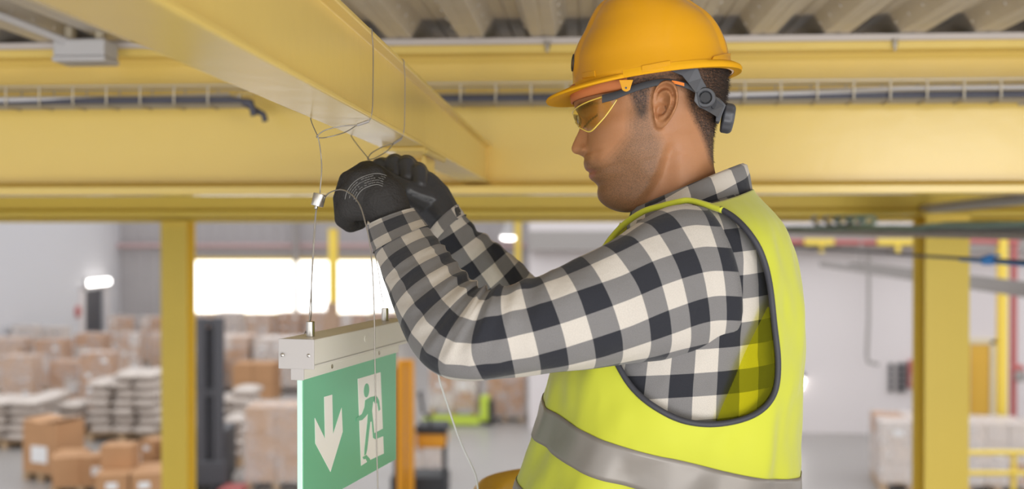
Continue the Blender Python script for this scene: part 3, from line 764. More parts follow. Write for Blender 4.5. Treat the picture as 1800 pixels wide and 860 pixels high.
PL_cf = plaid('plaid_flannel_cuff', .0565, math.radians(2), (.1, .55))
cuff(Gn, .875, PL_cf, 'near_sleeve').build('cuff', PL_cf, shirt, smooth=180)
cuff(Gf, .86, PL_cf, 'far_sleeve').build('cuff', PL_cf, shirt, smooth=180)
# collar: stand and turned-down fall
def collar_ring(fx, fy, bx, by, wd, n, a0=.30):
    out = []
    for k in range(n+1):
        ph = -math.pi+a0 + (2*math.pi-2*a0)*k/n      # open at the front
        cs, sn = math.cos(ph), math.sin(ph); f = Q(fx, fy); bk = Q(bx, by); c = (f+bk)/2
        ax = (bk-f)/2; out.append(c + ax*math.copysign(abs(cs)**.85, cs) + eY*(wd*math.copysign(abs(sn)**.9, sn)))
    return out
prof = [(1118,398,1296,330,.066),(1114,384,1299,300,.067),(1112,374,1301,291,.069),(1110,371,1306,289,.0725),(1107,373,1312,292,.077),(1104,384,1317,312,.084),(1100,398,1320,332,.092),(1099,402,1321,338,.094),(1100,401,1318,338,.0925)]
G = [collar_ring(*q, 96) for q in prof]; UV = []; v = 0
for i, r in enumerate(G):
    if i: v += (r[48]-G[i-1][48]).length
    arc = [0]
    for k in range(len(r)-1): arc.append(arc[-1]+(G[4][k+1]-G[4][k]).length)
    UV.append([(a, v) for a in arc])
for i, r in enumerate(G):
    if i >= 4:
        for k in range(len(r)): r[k] = r[k] + eZ*(.003*mnoise.noise(Vector((k*.12, i*.5, 3)))) - eY*0
mb = MB(); mb.grid(G, uv=UV); mb.build('collar', PL_co, shirt, smooth=180, solid=.0022)
# side seam piping is part of the shirt body; underarm seam tube along the armhole
# ------------------------------------------------------------------ hi-vis vest
hv = mat('fluorescent_yellow_fabric', (.60, .625, .04), .6, bump=.4, bscale=9, spec=.3)
N = hv.node_tree.nodes; hv.node_tree.nodes['Principled BSDF'].inputs['Sheen Weight'].default_value = .3
refl = mat('silver_reflective_tape', (.29, .26, .23), .4, .2, bump=.12, bscale=18)
bind = mat('charcoal_binding_tape', (.045, .045, .055), .6)
vest = empty('vest', worker.location); vest.parent = worker; vest.location = (0,0,0)
VO = .010
def vw(ph, y):
    p = Vector((math.cos(ph)*2.2, math.sin(ph)*2.2, y*.006))
    near = max(0, -math.sin(ph))
    w = .006*mnoise.noise(p) + .003*mnoise.noise(p*2.7)
    low = sstep(620, 800, y)
    w += low*.006*math.sin(7*ph + .012*y + 2*mnoise.noise(p*1.3)) * (.4+.6*near)
    w += .004*math.exp(-((y-770+140*math.cos(ph))/34)**2)*math.sin(9*ph+.5)*near
    return w
def vs(ph, y, off=0.0): return tor(ph, y, VO+off+vw(ph, y)*sstep(330, 420, y))
ARM = [(1085,640),(1108,678),(1145,712),(1200,740),(1262,746),(1325,730),(1360,695),(1368,640),(1361,570),(1353,500),(1340,450),(1320,414),(1290,382),(1250,361),(1205,354),(1156,365),(1122,372),(1062,376),(1026,420),(1010,490),(1036,570)]
ARMs = [tuple(p) for p in spline(ARM+[ARM[0]], 8)[:-1]]
nph, nyv = 320, 300; vy = [float(z) for z in np.linspace(326, 1015, nyv)]
def ncut(ph): t = .5-.5*math.cos(ph); return 337 + 55*t**.9
def vrow(ph, i): y0 = ncut(ph); return y0+(1015-y0)*i/(nyv-1)
grid = [[vs(2*math.pi*k/nph, vrow(2*math.pi*k/nph, i)) for k in range(nph)] for i in range(nyv)]
def armhole(ph, y):
    if abs(math.sin(ph)) < .12: return False
    p = vs(-abs(ph) if ph <= math.pi else ph, y) if False else vs(ph if math.sin(ph) < 0 else -ph, y)
    x_, y_, d_ = proj(p); return inpoly(x_, y_, ARMs)
mask = [[armhole(2*math.pi*k/nph, vrow(2*math.pi*k/nph, i)) for k in range(nph)] for i in range(nyv)]
def neckcut(ph, y):                                 # collar opening: deeper at the front
    t = .5-.5*math.cos(ph); return y < 334 + 60*t**2.5
mb = MB(); idx = {}; vv = []
for i in range(nyv-1):
    for k in range(nph):
        k2 = (k+1) % nph; q = [(i,k),(i,k2),(i+1,k2),(i+1,k)]
        if any(mask[a][c] for a, c in q): continue
        f = []
        for a in q:
            if a not in idx: idx[a] = len(vv); vv.append(grid[a[0]][a[1]])
            f.append(idx[a])
        mb.f.append(tuple(f))
mb.v = [tuple(q) for q in vv]
mb.build('vest_shell', hv, vest, smooth=180, solid=.0012)
fullv = MB(); fullv.grid(grid, closed_v=True)
vb = BVHTree.FromPolygons([Vector(q) for q in fullv.v], fullv.f)
edge = []
for (x, y) in ARMs:
    h = vb.ray_cast(CAM, ray(x, y).normalized())
    if h[0] is not None and h[3] < 1.75: edge.append(Vector(h[0]))
    else: edge.append(None)
NA = 8; dark = [i for i in range(12*NA-2, len(ARMs))]+list(range(0, 2)); hem = list(range(0, 12*NA))
dark = list(range(12*NA-4, 12*NA-4)) or [i % len(ARMs) for i in range(0, 12*NA+6)]
hem = [i % len(ARMs) for i in range(12*NA+6, len(ARMs)+1)]
def mirror(p): return p - eY*(2*lat(p))
for run, mm, nm, rr in ((dark, bind, 'armhole_binding', .0037), (hem, hv, 'armhole_hem', .004)):
    e2 = [edge[i] for i in run if edge[i] is not None]
    for _ in range(3): e2 = [e2[0]]+[(e2[i-1]+e2[i]*2+e2[i+1])/4 for i in range(1, len(e2)-1)]+[e2[-1]]
    if nm == 'armhole_hem':
        e2 = [Vector(q) for q in spline([tuple(edge[12*NA+4]), tuple(Q(1216,353.5,-.130)), tuple(Q(1190,355.5,-.128)), tuple(Q(1160,363,-.124)), tuple(Q(1132,371.5,-.118)), tuple(Q(1104,389,-.108)), tuple(Q(1084,408,-.095)), tuple(Q(1064,434,-.085)), tuple(Q(1050,465,-.08))], 8)]
    for pts in (e2, [mirror(p) for p in e2]):
        mb = MB(); mb.tube(pts, rr, 10); mb.build(nm, mm, vest, smooth=180)
# translucent yellow sheet laid over the plaid at the lower back of the armhole
fac = bpy.data.materials.new('translucent_yellow_sheet'); fac.use_nodes = True; nt = fac.node_tree; nt.nodes.clear()
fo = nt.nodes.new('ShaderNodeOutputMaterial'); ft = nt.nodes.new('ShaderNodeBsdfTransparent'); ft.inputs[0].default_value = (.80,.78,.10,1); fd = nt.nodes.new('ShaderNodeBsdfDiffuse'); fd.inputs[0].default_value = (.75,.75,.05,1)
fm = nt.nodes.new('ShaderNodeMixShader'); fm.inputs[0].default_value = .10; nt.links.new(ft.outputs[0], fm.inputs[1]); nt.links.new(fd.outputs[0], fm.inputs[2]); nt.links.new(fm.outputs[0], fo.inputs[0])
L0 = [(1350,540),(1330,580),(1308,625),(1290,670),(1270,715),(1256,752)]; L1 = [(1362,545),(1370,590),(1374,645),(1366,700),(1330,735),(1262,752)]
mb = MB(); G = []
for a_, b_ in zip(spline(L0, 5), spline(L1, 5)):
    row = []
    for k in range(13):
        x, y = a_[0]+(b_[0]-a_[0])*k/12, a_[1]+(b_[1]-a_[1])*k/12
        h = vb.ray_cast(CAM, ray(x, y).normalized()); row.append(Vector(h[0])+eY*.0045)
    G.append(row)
mb.grid(G); mb.build('translucent_sheet', fac, vest, smooth=180)
def band(y0, dy, hgt, off=.0016):
    mb = MB(); G = []
    for j in range(9):
        ring = []
        for k in range(nph+1):
            ph = 2*math.pi*k/nph; t = .5+.5*math.cos(ph); y = y0+dy*t+hgt*j/8
            ring.append(vs(ph, y, off))
        G.append(ring)
    mb.grid(G); o = mb.build('reflective_tape', refl, vest, smooth=180, solid=.0008); return o
band(697, 117, 58); band(838, 112, 58)
# ------------------------------------------------------------------ gloves
glove_k = mat('black_knit_glove', (.036, .033, .031), .75, bump=.35, bscale=320, spec=.3)
glove_c = mat('black_coated_glove', (.046, .047, .052), .4, bump=.15, bscale=60, spec=.5)
g1 = fuse('glove', hand_near(.0022) + chain([(Q(712,425,-.030), .019), (Q(700,400,-.014), .0245), (Q(688,379,-.008), .029)]), glove_k, worker, .0016, 16)
gb = BVHTree.FromPolygons([world_of(worker) @ v.co for v in g1.data.vertices], [tuple(p.vertices) for p in g1.data.polygons])
pm_ = mat('grey_print', (.30,.29,.27), .7)
mb = MB(); rq = random.Random(5)
def glove_pt(x, y):
    h = gb.ray_cast(CAM, ray(x, y).normalized()); return None if h[0] is None else h[0]-ray(x, y).normalized()*.0004
def arcpt(s, off): # curve along the knuckles, s 0..1
    a = [(606,352),(611,335),(624,319),(643,309),(664,305),(682,310)]; q = spline(a, 8); i = min(len(q)-2, int(s*(len(q)-1))); x, y = q[i]; dx, dy = q[i+1][0]-x, q[i+1][1]-y; L = math.hypot(dx, dy); f = s*(len(q)-1)-i
    return x+dx*f-dy/L*off, y+dy*f+dx/L*off
for off in (3.5, 7.5, 11.5, 15.5):
    s_ = .06+.04*rq.random()
    while s_ < .92:
        L = .012+.05*rq.random(); e_ = min(.95, s_+L)
        if rq.random() < .75:
            pts = [glove_pt(*arcpt(s_+(e_-s_)*k/4, off+rq.uniform(-.5,.5))) for k in range(5)]
            if all(p is not None for p in pts): mb.tube(pts, .00035, 4)
        s_ = e_+.012
for off in (0, 19.5):
    pts = [glove_pt(*arcpt(.03+.93*k/30, off)) for k in range(31)]; pts = [p for p in pts if p is not None]
    if len(pts) > 3: mb.tube(pts, .0004, 4)
pr_ = mb.build('faded_print', pm_, g1); pr_['kind'] = 'stuff'
g2 = fuse('glove', hand_far(.002) + chain([(Q(803,412,.148), .016), (Q(790,396,.136), .022), (Q(779,383,.13), .029)]), glove_c, worker, .0016, 5)
# ------------------------------------------------------------------ trousers and boots (below the picture)
trm = mat('navy_work_trousers', (.03, .035, .06), .8)
tl = [loft([float(z) for z in np.linspace(985, 1060, 6)], -.006)]
for s in (-1, 1):
    tl += chain([(hipp(.0, s*.098, hipc.z-.04), .098), (hipp(-.01, s*.108, PLATZ+.50), .075), (hipp(.015, s*.118, PLATZ+.12), .062)])
fuse('trousers', tl, trm, worker, .006, 3)
for s in (-1, 1):
    fuse('boot', chain([(hipp(.03, s*.118, PLATZ+.16), .056), (hipp(.03, s*.118, PLATZ+.058), .052), (hipp(-.12, s*.13, PLATZ+.05), .046), (hipp(-.16, s*.135, PLATZ+.046), .042)]), M['black'], worker, .004, 3)
# ------------------------------------------------------------------ hard hat
hatm = mat('yellow_hard_hat_plastic', (.74, .345, .008), .2, spec=.45, coat=0, bump=.03, bscale=30, var=.04, vscale=9)
strapm = mat('dark_grey_harness_plastic', (.075, .077, .085), .42)
orangem = mat('orange_sweatband', (.62, .20, .06), .7)
hat = empty('hard_hat', worker.location); hat.parent = worker; hat.location = (0,0,0)
HR = [((1009,168.5),(1290,127.5),.113),((1007,158),(1287,118),.1125),((1006,147),(1284,108),.112),((1006,128),(1280,92),.111),((1007.5,105),(1274,72),.109),((1016,81),(1263,49),.105),((1027,60),(1248,30),.099),((1037,37),(1229,16),.091),((1049,17),(1205,1),.079),((1070,1),(1180,-8),.062),((1098,-8),(1155,-12),.036),((1118,-11),(1138,-12.5),.012)]
hr = [((q[0],q[1]),(q[2],q[3]),q[4]) for q in spline([(*a,*b_,w) for (a,b_,w) in HR], 5)]; NP = 144
def hat_ring(fx, fy, bx, by, wd, off=0.0, n=NP):
    f = Q(fx, fy); b_ = Q(bx, by); c = (f+b_)/2; ax = (b_-f)/2; A = ax.length; axn = ax/A; out = []
    for k in range(n):
        ph = 2*math.pi*k/n; cs, sn = math.cos(ph), math.sin(ph)
        out.append((c + axn*((A+off)*math.copysign(abs(cs)**.95, cs)) + eY*((wd+off)*math.copysign(abs(sn)**.95, sn))))
    return out
Gh = []
for i, q in enumerate(hr):
    ring = hat_ring(*q[0], *q[1], q[2]); f = i/len(hr)
    for k in range(NP):
        l = abs(lat(ring[k])); c = sum(ring, Vector())/NP
        crest = sstep(.046, .034, l)*sstep(.1, .3, f)      # raised crown ridge from front to back
        ring[k] = ring[k] + (ring[k]-c).normalized()*(-.0042*(1-crest)*sstep(.1,.3,f))
    Gh.append(ring)
inner = []
for ring in Gh:
    c = sum(ring, Vector())/NP; inner.append([p + (c-p).normalized()*.003 - eZ*.0004 for p in ring])
GG = inner[::-1] + Gh
mb = MB(); mb.grid(GG, closed_v=True); n = NP
mb.f.append(tuple(range(n))); mb.f.append(tuple((len(GG)-1)*n+k for k in reversed(range(n))))
shell = mb.build('shell', hatm, hat, smooth=40)
# rim lip: small at the side, deeper gutter at the back; peak at the front
def rim(fr, to, ext, drop, thick, name, nseg=80, rise=.0):
    mb = MB(); G = []; r0 = hat_ring(*HR[1][0], *HR[1][1], HR[1][2], 0, 720); r1 = hat_ring(*HR[0][0], *HR[0][1], HR[0][2], 0, 720)
    c = sum(r0, Vector())/720; up = (Q(*HR[5][0])+Q(*HR[5][1]))/2 - (Q(*HR[0][0])+Q(*HR[0][1]))/2; up.normalize()
    for s in range(nseg+1):
        a = fr+(to-fr)*s/nseg; k = int(round(a/(2*math.pi)*720)) % 720; w = ext(s/nseg)
        o = (r0[k]-c); o = (o-up*o.dot(up)).normalized(); b_ = r1[k]
        p = [b_+up*(thick), b_+o*w*.5+up*(thick-drop*w*.35), b_+o*w+up*(thick*.72-drop*w), b_+o*(w+.0012)+up*(thick*.4-drop*w), b_+o*w+up*(-.0002-drop*w), b_+o*w*.5-up*(drop*w*.35+.0), b_-up*.0006, b_-o*.002+up*.003]
        G.append(p)
    mb.grid(G, closed_v=True); m = len(G[0]); mb.f.append(tuple(range(m))); mb.f.append(tuple((len(G)-1)*m+k for k in reversed(range(m))))
    return mb.build(name, matte, hat, smooth=50)
matte = mat('yellow_hard_hat_matte', (.78, .38, .012), .75, spec=.12, var=.04)
rim(math.pi-1.25, math.pi+1.25, lambda s: .0375*math.sin(math.pi*s)**.8, .18, .0055, 'peak')
rim(-1.9, 1.9, lambda s: .0008+.0092*math.sin(math.pi*s)**3.2, .05, .0095, 'rain_gutter')
# side slot boss, rear slot, hole tab, marking ring
sb = BVHTree.FromPolygons([Vector(q) for q in mb.v], mb.f)
def on_hat(x, y, out=.0):
    h = sb.ray_cast(CAM, ray(x, y).normalized())
    if h[0] is None: return None, None
    nn = h[1] if h[1].dot(ray(x, y)) < 0 else -h[1]
    return h[0]+nn*out, nn
def patch(poly, name, m, t, parent, fn, n=10):       # raised plate following a surface: quad px corners (tl, tr, br, bl)
    mb = MB(); F = []; B = []
    for j in range(n+1):
        fr = []; bk = []
        for i in range(n+1):
            a, b_ = i/n, j/n
            x = (poly[0][0]*(1-a)+poly[1][0]*a)*(1-b_)+(poly[3][0]*(1-a)+poly[2][0]*a)*b_
            y = (poly[0][1]*(1-a)+poly[1][1]*a)*(1-b_)+(poly[3][1]*(1-a)+poly[2][1]*a)*b_
            p, nn = fn(x, y); fr.append(p+nn*t); bk.append(p-nn*.001)
        F.append(fr); B.append(bk)
    mb.grid(F); mb.grid(B)
    m_ = n+1; o = m_*m_
    ring = [i for i in range(m_)]+[m_*j+n for j in range(1, m_)]+[m_*n+i for i in range(n-1, -1, -1)]+[m_*j for j in range(n-1, 0, -1)]
    for k in range(len(ring)):
        a, b_ = ring[k], ring[(k+1) % len(ring)]; mb.f.append((a, b_, b_+o, a+o))
    return mb.build(name, m, parent, smooth=40, bevel=.0008)
patch([(1128,116),(1178,107),(1179,121),(1128,128)], 'slot_boss', hatm, .0022, hat, on_hat)
patch([(1252,101),(1280,94),(1281,110),(1245,114)], 'rear_slot_boss', hatm, .0035, hat, on_hat)
patch([(1024,128),(1046,124),(1047,135),(1024,138)], 'front_slot_boss', hatm, .0012, hat, on_hat)
bt = (1100.5, 154)
p0 = Q(bt[0], bt[1]-4, -.104)
mb = MB(); pr = [(q[0]*.85, q[1]*.85) for q in [(-.0105,.008),(-.0075,-.001),(-.006,-.0065),(-.003,-.0088),(.0,-.0095),(.003,-.0088),(.006,-.0065),(.0075,-.001),(.0105,.008)]]
mb.prism(pr[::-1], p0-eY*.0012, p0+eY*.0016, eX, eZ); tab = mb.build('eyelet_tab', hatm, hat, bevel=.0006)
mb = MB(); mb.lathe([(.0013,0),(.0013,.0008)], p0-eY*.0013-eZ*.0035, -eY, 12); mb.build('eyelet', strapm, tab)
# ring emblem on the front face of the shell (partly turned away)
ringp = []
for k in range(28):
    a = 2*math.pi*k/28
    x = 1009.6+ 3.2*math.cos(a); y = 115+11*math.sin(a)
# placed on the surface beside the front ridge
k0 = None
cF = Vector(Gh[14][NP//2]);
best = None
def front_pt(u, v):                                  # u: lateral metres (near = negative), v: pixel height along the front
    i = min(range(len(hr)), key=lambda i: abs(hr[i][0][1]-v)); ring = Gh[i]
    k = min((k for k in range(NP) if (ring[k]-OP).dot(eX) < (ring[0]-OP).dot(eX)-.1), key=lambda k: abs(lat(ring[k])-u)); return ring[k]
ringp = []
fb = sb
for k in range(32):
    a = 2*math.pi*k/32; lt = -.024+.0105*math.cos(a); z = Q(1009, 115).z+.0105*math.sin(a)
    o = OP + eX*(-.30) + eY*lt + eZ*(z-OP.z); h = sb.ray_cast(o, eX); ringp.append(h[0]-eX*.0003)
mb = MB(); mb.tube(ringp, .0013, 6, closed=True); mb.build('ring_emblem', M['black'], hat, smooth=60)
# inside: orange sweatband at the forehead
def on_head(x, y, out=0.0):
    b_ = head_b(x, y); p = Q(x, y)-eY*0; p = atb(Q(x, y), b_)
    n_ = Vector((0,0,0)); h = hb.ray_cast(Q(x, y)-eY*.3, eY)
    n_ = h[1] if h[0] is not None and h[1].dot(eY) < 0 else -eY
    return p+n_*out, n_
mb = MB(); G = []
for (fy, wd, off) in ((-14, 0, .0045), (4, 0, .0045), (15, 0, .0035), (17, 0, .001)):
    ring = []
    for k in range(61):
        ph = math.pi-1.35+2.7*k/60
        f = Q(1009, 167+fy*.9); b_ = Q(1277, 128+fy*.9); c = (f+b_)/2; ax = (b_-f)/2; cs, sn = math.cos(ph), math.sin(ph)
        ring.append(c+ax.normalized()*((ax.length+off)*math.copysign(abs(cs)**.87, cs))+eY*((.0775+off)*math.copysign(abs(sn)**.87, sn)))
    G.append(ring)
mb.grid(G); mb.build('sweatband', orangem, hat, smooth=180, solid=.0015)
# rear harness: strap, hub, arm, ratchet body, knob
def plate_on(polys, bfun, t, name, parent, m=strapm, bevel=.0008):
    mb = MB(); n = len(polys); fr = []; bk = []
    for (x, y) in polys:
        b_ = bfun(x, y); p = atb(Q(x, y), b_); fr.append(p-eY*t); bk.append(p+eY*t)
    mb.add(fr+bk, [tuple(range(n)), tuple(reversed(range(n, 2*n)))]+[(i, (i+1) % n, n+(i+1) % n, n+i) for i in range(n)])
    return mb.build(name, m, parent, bevel=bevel)
hbx = lambda x, y: -(.0835 - .060*sstep(1215, 1290, x)**1.3)
harn = plate_on([(1172,138),(1221,131),(1229,152),(1239,168),(1247,176),(1259,180),(1270,192),(1258,214),(1243,207),(1224,200),(1216,190),(1218,176),(1206,160),(1196,148)], hbx, .0018, 'harness_strap', hat)
mb = MB(); cc = atb(Q(1235,184), hbx(1235,184)-.0018); mb.lathe([(.0132,.003),(.0132,-.0015),(.0118,-.0035),(.0088,-.0035),(.0078,-.002),(.0076,.002)], cc, eY, 32); hub = mb.build('pivot_hub', strapm, harn, smooth=40)
mb = MB(); mb.lathe([(.0064,-.0022),(.0064,.0)], cc, eY, 24); mb.build('hub_hole', M['black'], hub)
mb = MB(); pr = [(.0055*math.cos(a)*.7, .0075*math.sin(a)) for a in np.linspace(0, 2*math.pi, 16, endpoint=False)]
cc2 = atb(Q(1250,191), hbx(1250,191)-.0026); mb.prism(pr, cc2-eY*.0012, cc2+eY*.002, eX, eZ); mb.build('adjuster_button', M['black'], hub, bevel=.0006)
plate_on([(1260,177),(1273,190),(1267,205),(1262,220),(1255,218),(1257,200)], lambda x, y: -.026, .014, 'ratchet_body', hat)
ka = (Q(1291,203)-Q(1268,199)).normalized(); kc = Q(1269.5,206.5)
mb = MB(); prof = [(.008,-.001),(.0185,.0),(.0205,.002),(.0205,.010),(.019,.0135),(.016,.0155),(.006,.0162)]
nn = 48; mb.lathe(prof, kc, ka, nn)
vsn = []
for q in mb.v:
    v = Vector(q)-kc; h = v.dot(ka); r = v-ka*h
    ang = math.atan2(r.dot(ka.cross(eY)), r.dot(eY)); vsn.append(tuple(kc+ka*h+r*(1-.07*(.5+.5*math.cos(10*ang)) * (1 if r.length > .015 else 0))))
mb.v = vsn; mb.build('ratchet_knob', strapm, hat, smooth=40, bevel=.0006)
# ------------------------------------------------------------------ safety glasses
gl = empty('safety_glasses', worker.location); gl.parent = worker; gl.location = (0,0,0)
lensm = bpy.data.materials.new('yellow_clear_lens'); lensm.use_nodes = True; nt = lensm.node_tree; nt.nodes.clear()
out = nt.nodes.new('ShaderNodeOutputMaterial'); tr = nt.nodes.new('ShaderNodeBsdfTransparent'); tr.inputs[0].default_value = (1.0,.90,.40,1)
gs = nt.nodes.new('ShaderNodeBsdfGlossy'); gs.inputs[0].default_value = (1,1,1,1); gs.inputs[1].default_value = .06
fr = nt.nodes.new('ShaderNodeFresnel'); fr.inputs[0].default_value = 1.5; mx = nt.nodes.new('ShaderNodeMixShader')
ad = nt.nodes.new('ShaderNodeMath'); ad.operation = 'MULTIPLY_ADD'; ad.inputs[1].default_value = 1.0; ad.inputs[2].default_value = .03
nt.links.new(fr.outputs[0], ad.inputs[0]); nt.links.new(ad.outputs[0], mx.inputs[0]); nt.links.new(tr.outputs[0], mx.inputs[1]); nt.links.new(gs.outputs[0], mx.inputs[2]); nt.links.new(mx.outputs[0], out.inputs[0])
path = [(1007.5,.0),(1008,-.014),(1011,-.030),(1017,-.046),(1027,-.060),(1041,-.0705),(1056,-.0775),(1071,-.081),(1086,-.0825)]    # lens plan: mid-plane px x, lateral
tops = [202,200,198.5,196.5,193,188.5,184.5,181,178]; bots = [213,217,221,227,234,239.5,227,210,188]
ps = spline([(path[i][0], path[i][1], tops[i], bots[i]) for i in range(9)], 8)
def lens(side):
    mb = MB(); G = []
    for (x, l, t, b_) in ps:
        G.append([atb(Q(x + (0 if j != 6 else 0) + 5*(j/6.0)**2*(1 if l > -.05 else .3), t+(b_-t)*j/6), l*side) for j in range(7)])
    mb.grid(G); return mb.build('lens', lensm, gl, smooth=180)
lens(1); lens(-1)
lrim = mat('yellow_lens_edge', (.80, .58, .10), .25, spec=.6)
for side in (1, -1):
    mb = MB(); mb.tube([atb(Q(x, t), l*side) for (x, l, t, b_) in ps], .0009, 6); mb.build('lens_edge', lrim, gl, smooth=60)
    mb = MB(); mb.tube([atb(Q(x + 5*(1 if l > -.05 else .3), b_), l*side) for (x, l, t, b_) in ps], .0009, 6); mb.build('lens_edge', lrim, gl, smooth=60)
    tp = spline([(1063,186.5,-.0815,.0052),(1085,181,-.083,.0049),(1112,171,-.0845,.0045),(1140,162.5,-.0835,.0043),(1165,158,-.082,.0040),(1186,159.5,-.0815,.0036),(1206,165,-.080,.0036),(1218,172,-.079,.003)], 6)
    mb = MB(); G = []
    for (x, y, l, h) in tp:
        G.append([atb(Q(x, y), l*side)+eZ*(a*h)+eY*(c_*.0016*side) for (a, c_) in ((1,.6),(1,-.6),(.6,-1),(-.6,-1),(-1,-.6),(-1,.6),(-.6,1),(.6,1))])
    mb.grid(G, closed_v=True); mb.f.append(tuple(range(8))); mb.f.append(tuple((len(G)-1)*8+k for k in reversed(range(8))))
    tm = mb.build('temple_arm', M['black'], gl, smooth=40)
    mb = MB(); G = []
    for (x, y, l, h) in tp[28:35]:
        G.append([atb(Q(x, y), l*side)+eZ*(a*h*.55)-eY*((.0017+c_*.0006)*side) for (a, c_) in ((1,1),(-1,1),(-1,-1),(1,-1))])
    mb.grid(G, closed_v=True); mb.f.append((0,1,2,3)); mb.f.append(tuple((len(G)-1)*4+k for k in (3,2,1,0)))
    mb.build('temple_inlay', mat('orange_rubber', (.85,.22,.01), .5), tm, smooth=40)
# ------------------------------------------------------------------ exit sign hung under the slim beam
sd = math.atan(510/FPX)                              # its direction, right of the camera's axis
sX = (F0*math.cos(sd) + Rv*math.sin(sd)).normalized()  # along the sign, away from the camera
sN = Vector((sX.y, -sX.x, 0))                        # facing right, the pictogram side
sO = P(533, 667, 1.40)                               # near top corner of the green panel face
PW = .33; PHh = .163
sign = empty('exit_sign', sO + sX*PW/2 - eZ*PHh, 0, 'hanging green emergency exit sign with white down arrow and running figure', 'exit sign')
alum = mat('satin_aluminium', (.86, .82, .74), .4, .05, bump=.02, bscale=40)
endm = mat('grey_end_cap', (.50, .465, .44), .5)
green = mat('green_sign_print', (.12, .40, .22), .3, spec=.6, emit=(.12,.40,.22), estr=.12)
white = mat('off_white_sign_print', (.78, .74, .68), .4, emit=(.78,.74,.68), estr=.12)
acr = mat('clear_acrylic_edge', (.55, .72, .62), .08, spec=.6, emit=(.4,.8,.6), estr=.12)
def SP(a, h, n=0.0): return sO + sX*a + eZ*h + sN*n     # along, up from the panel top, out of the face
def sbox(mb, a0, a1, h0, h1, n0, n1):
    vs = [SP(a, h, n) for h in (h0, h1) for n in (n0, n1) for a in (a0, a1)]
    return mb.add(vs, [(0,2,3,1),(4,5,7,6),(0,1,5,4),(2,6,7,3),(0,4,6,2),(1,3,7,5)])
mb = MB(); sbox(mb, -.002, PW+.003, .0, -PHh, -.0075, -.0008); mb.build('acrylic_panel', acr, sign, bevel=.0008)
mb = MB(); sbox(mb, .0, PW, .0, -PHh+.001, -.0008, .0); gp = mb.build('printed_face', green, sign)
def flat(poly, name, m, parent, n0=.0001, n1=.0005):
    mb = MB(); k = len(poly)
    vs = [SP(a*PW, -h*PHh, n1) for a, h in poly] + [SP(a*PW, -h*PHh, n0) for a, h in poly]
    mb.add(vs, [tuple(range(k)), tuple(reversed(range(k, 2*k)))]+[(i, (i+1) % k, k+(i+1) % k, k+i) for i in range(k)])
    return mb.build(name, m, parent)
# picture pixels on the panel -> panel coordinates (0..1 along, 0..1 down)
def inv(x, y):
    r = ray(x, y); t = (sO-CAM).dot(sN)/r.dot(sN); p = CAM+r*t-sO; return p.dot(sX)/PW, -p.z/PHh
arrow = [(569.5,698),(583.5,694),(585,764),(600,717),(602,759),(580.5,830),(554,780),(553,735),(571,772)]
flat([inv(*p) for p in arrow], 'arrow', white, gp)
door = [(628,666),(668.5,654),(674.5,797),(634.5,819.5)]
dl = [(628.5,666.3),(668.5,654.5),(671,717),(671.3,740),(674.5,797.5),(651,808.5),(646.5,801.5),(638.5,806),(642,815),(634.5,819),(631,741.5),(648,735),(630,727)]
da = [(628.5,666.3),(668.5,654.5),(674.3,797.5),(650,809),(634.5,819),(632.6,776)]
flat([inv(*p) for p in da], 'doorway', white, gp)
def blob(c, rx, ry, name):
    cx, cy_ = inv(*c); flat([(cx+rx*math.cos(a), cy_+ry*math.sin(a)) for a in [2*math.pi*k/28 for k in range(28)]], name, green, gp, .0005, .0009)
blob((643.5,686.5), .030, .060, 'figure_head')
# torso with forward arm and rear leg, then trailing arm, then front leg
flat([inv(*p) for p in [(641,704),(650,698.5),(660,696),(662.5,699),(655,707),(653,722),(655,741),(657,762),(672,754),(675,766),(659,772.5),(655,770),(652.5,741),(650,742),(644.5,790),(642.5,799),(639.5,801),(640,789),(645,742),(646,727),(641.5,733),(636,738.5),(626,741),(626,735),(635.5,728),(640,716)]], 'figure_body', green, gp, .0005, .0009)
flat([inv(*p) for p in [(655,700),(661,696.5),(665.5,704),(667.5,720),(664.8,723),(662.5,709),(657.5,709)]], 'figure_arm', green, gp, .0005, .0009)
flat([inv(*p) for p in [(636.5,804),(643,800),(649,806.5),(650.5,811.5),(645.5,813.5),(641.5,806.5),(638.5,808)]], 'figure_foot', green, gp, .0005, .0009)
flat([inv(*p) for p in [(656,700),(660,709),(662.3,734),(664,757),(659.5,759),(657.3,742),(655.3,722)]][:0] or [inv(*p) for p in [(657.5,711),(661,709.5),(664,730),(665.2,755),(660.5,757)]], 'figure_gap', white, gp, .0009, .0011)
# housing: long rectangular profile with a rebate carrying the panel
HH = .0360; hb0 = .0135
mb = MB(); sbox(mb, -.004, PW+.017, hb0, hb0+HH, -.030, .0165); hs = mb.build('housing', alum, sign, bevel=.0012)
mb = MB(); sbox(mb, -.0015, PW+.006, -.0005, hb0, -.0145, .0022); rl = mb.build('clamp_rail', alum, sign, bevel=.0006)
mb = MB(); sbox(mb, -.006, -.0035, hb0-.0005, hb0+HH+.0005, -.0305, .017); sbox(mb, -.0042, -.0014, -.001, hb0+.002, -.015, .0025); mb.build('end_cap', endm, sign, bevel=.0009)
mb = MB(); sbox(mb, PW+.0165, PW+.019, hb0-.0005, hb0+HH+.0005, -.0305, .017); mb.build('end_cap', endm, sign, bevel=.0009)
mb = MB(); sbox(mb, -.004, PW+.017, hb0+.0042, hb0+.0052, .0165, .0170); mb.build('housing_seam', endm, hs)
for a in (.083, .253):
    mb = MB(); mb.lathe([(.0030,0),(.0030,.0006),(.0022,.001),(.0012,.0007)], SP(a, .0065, .0022), sN, 16); mb.build('rail_screw', M['steel'], rl, smooth=40)
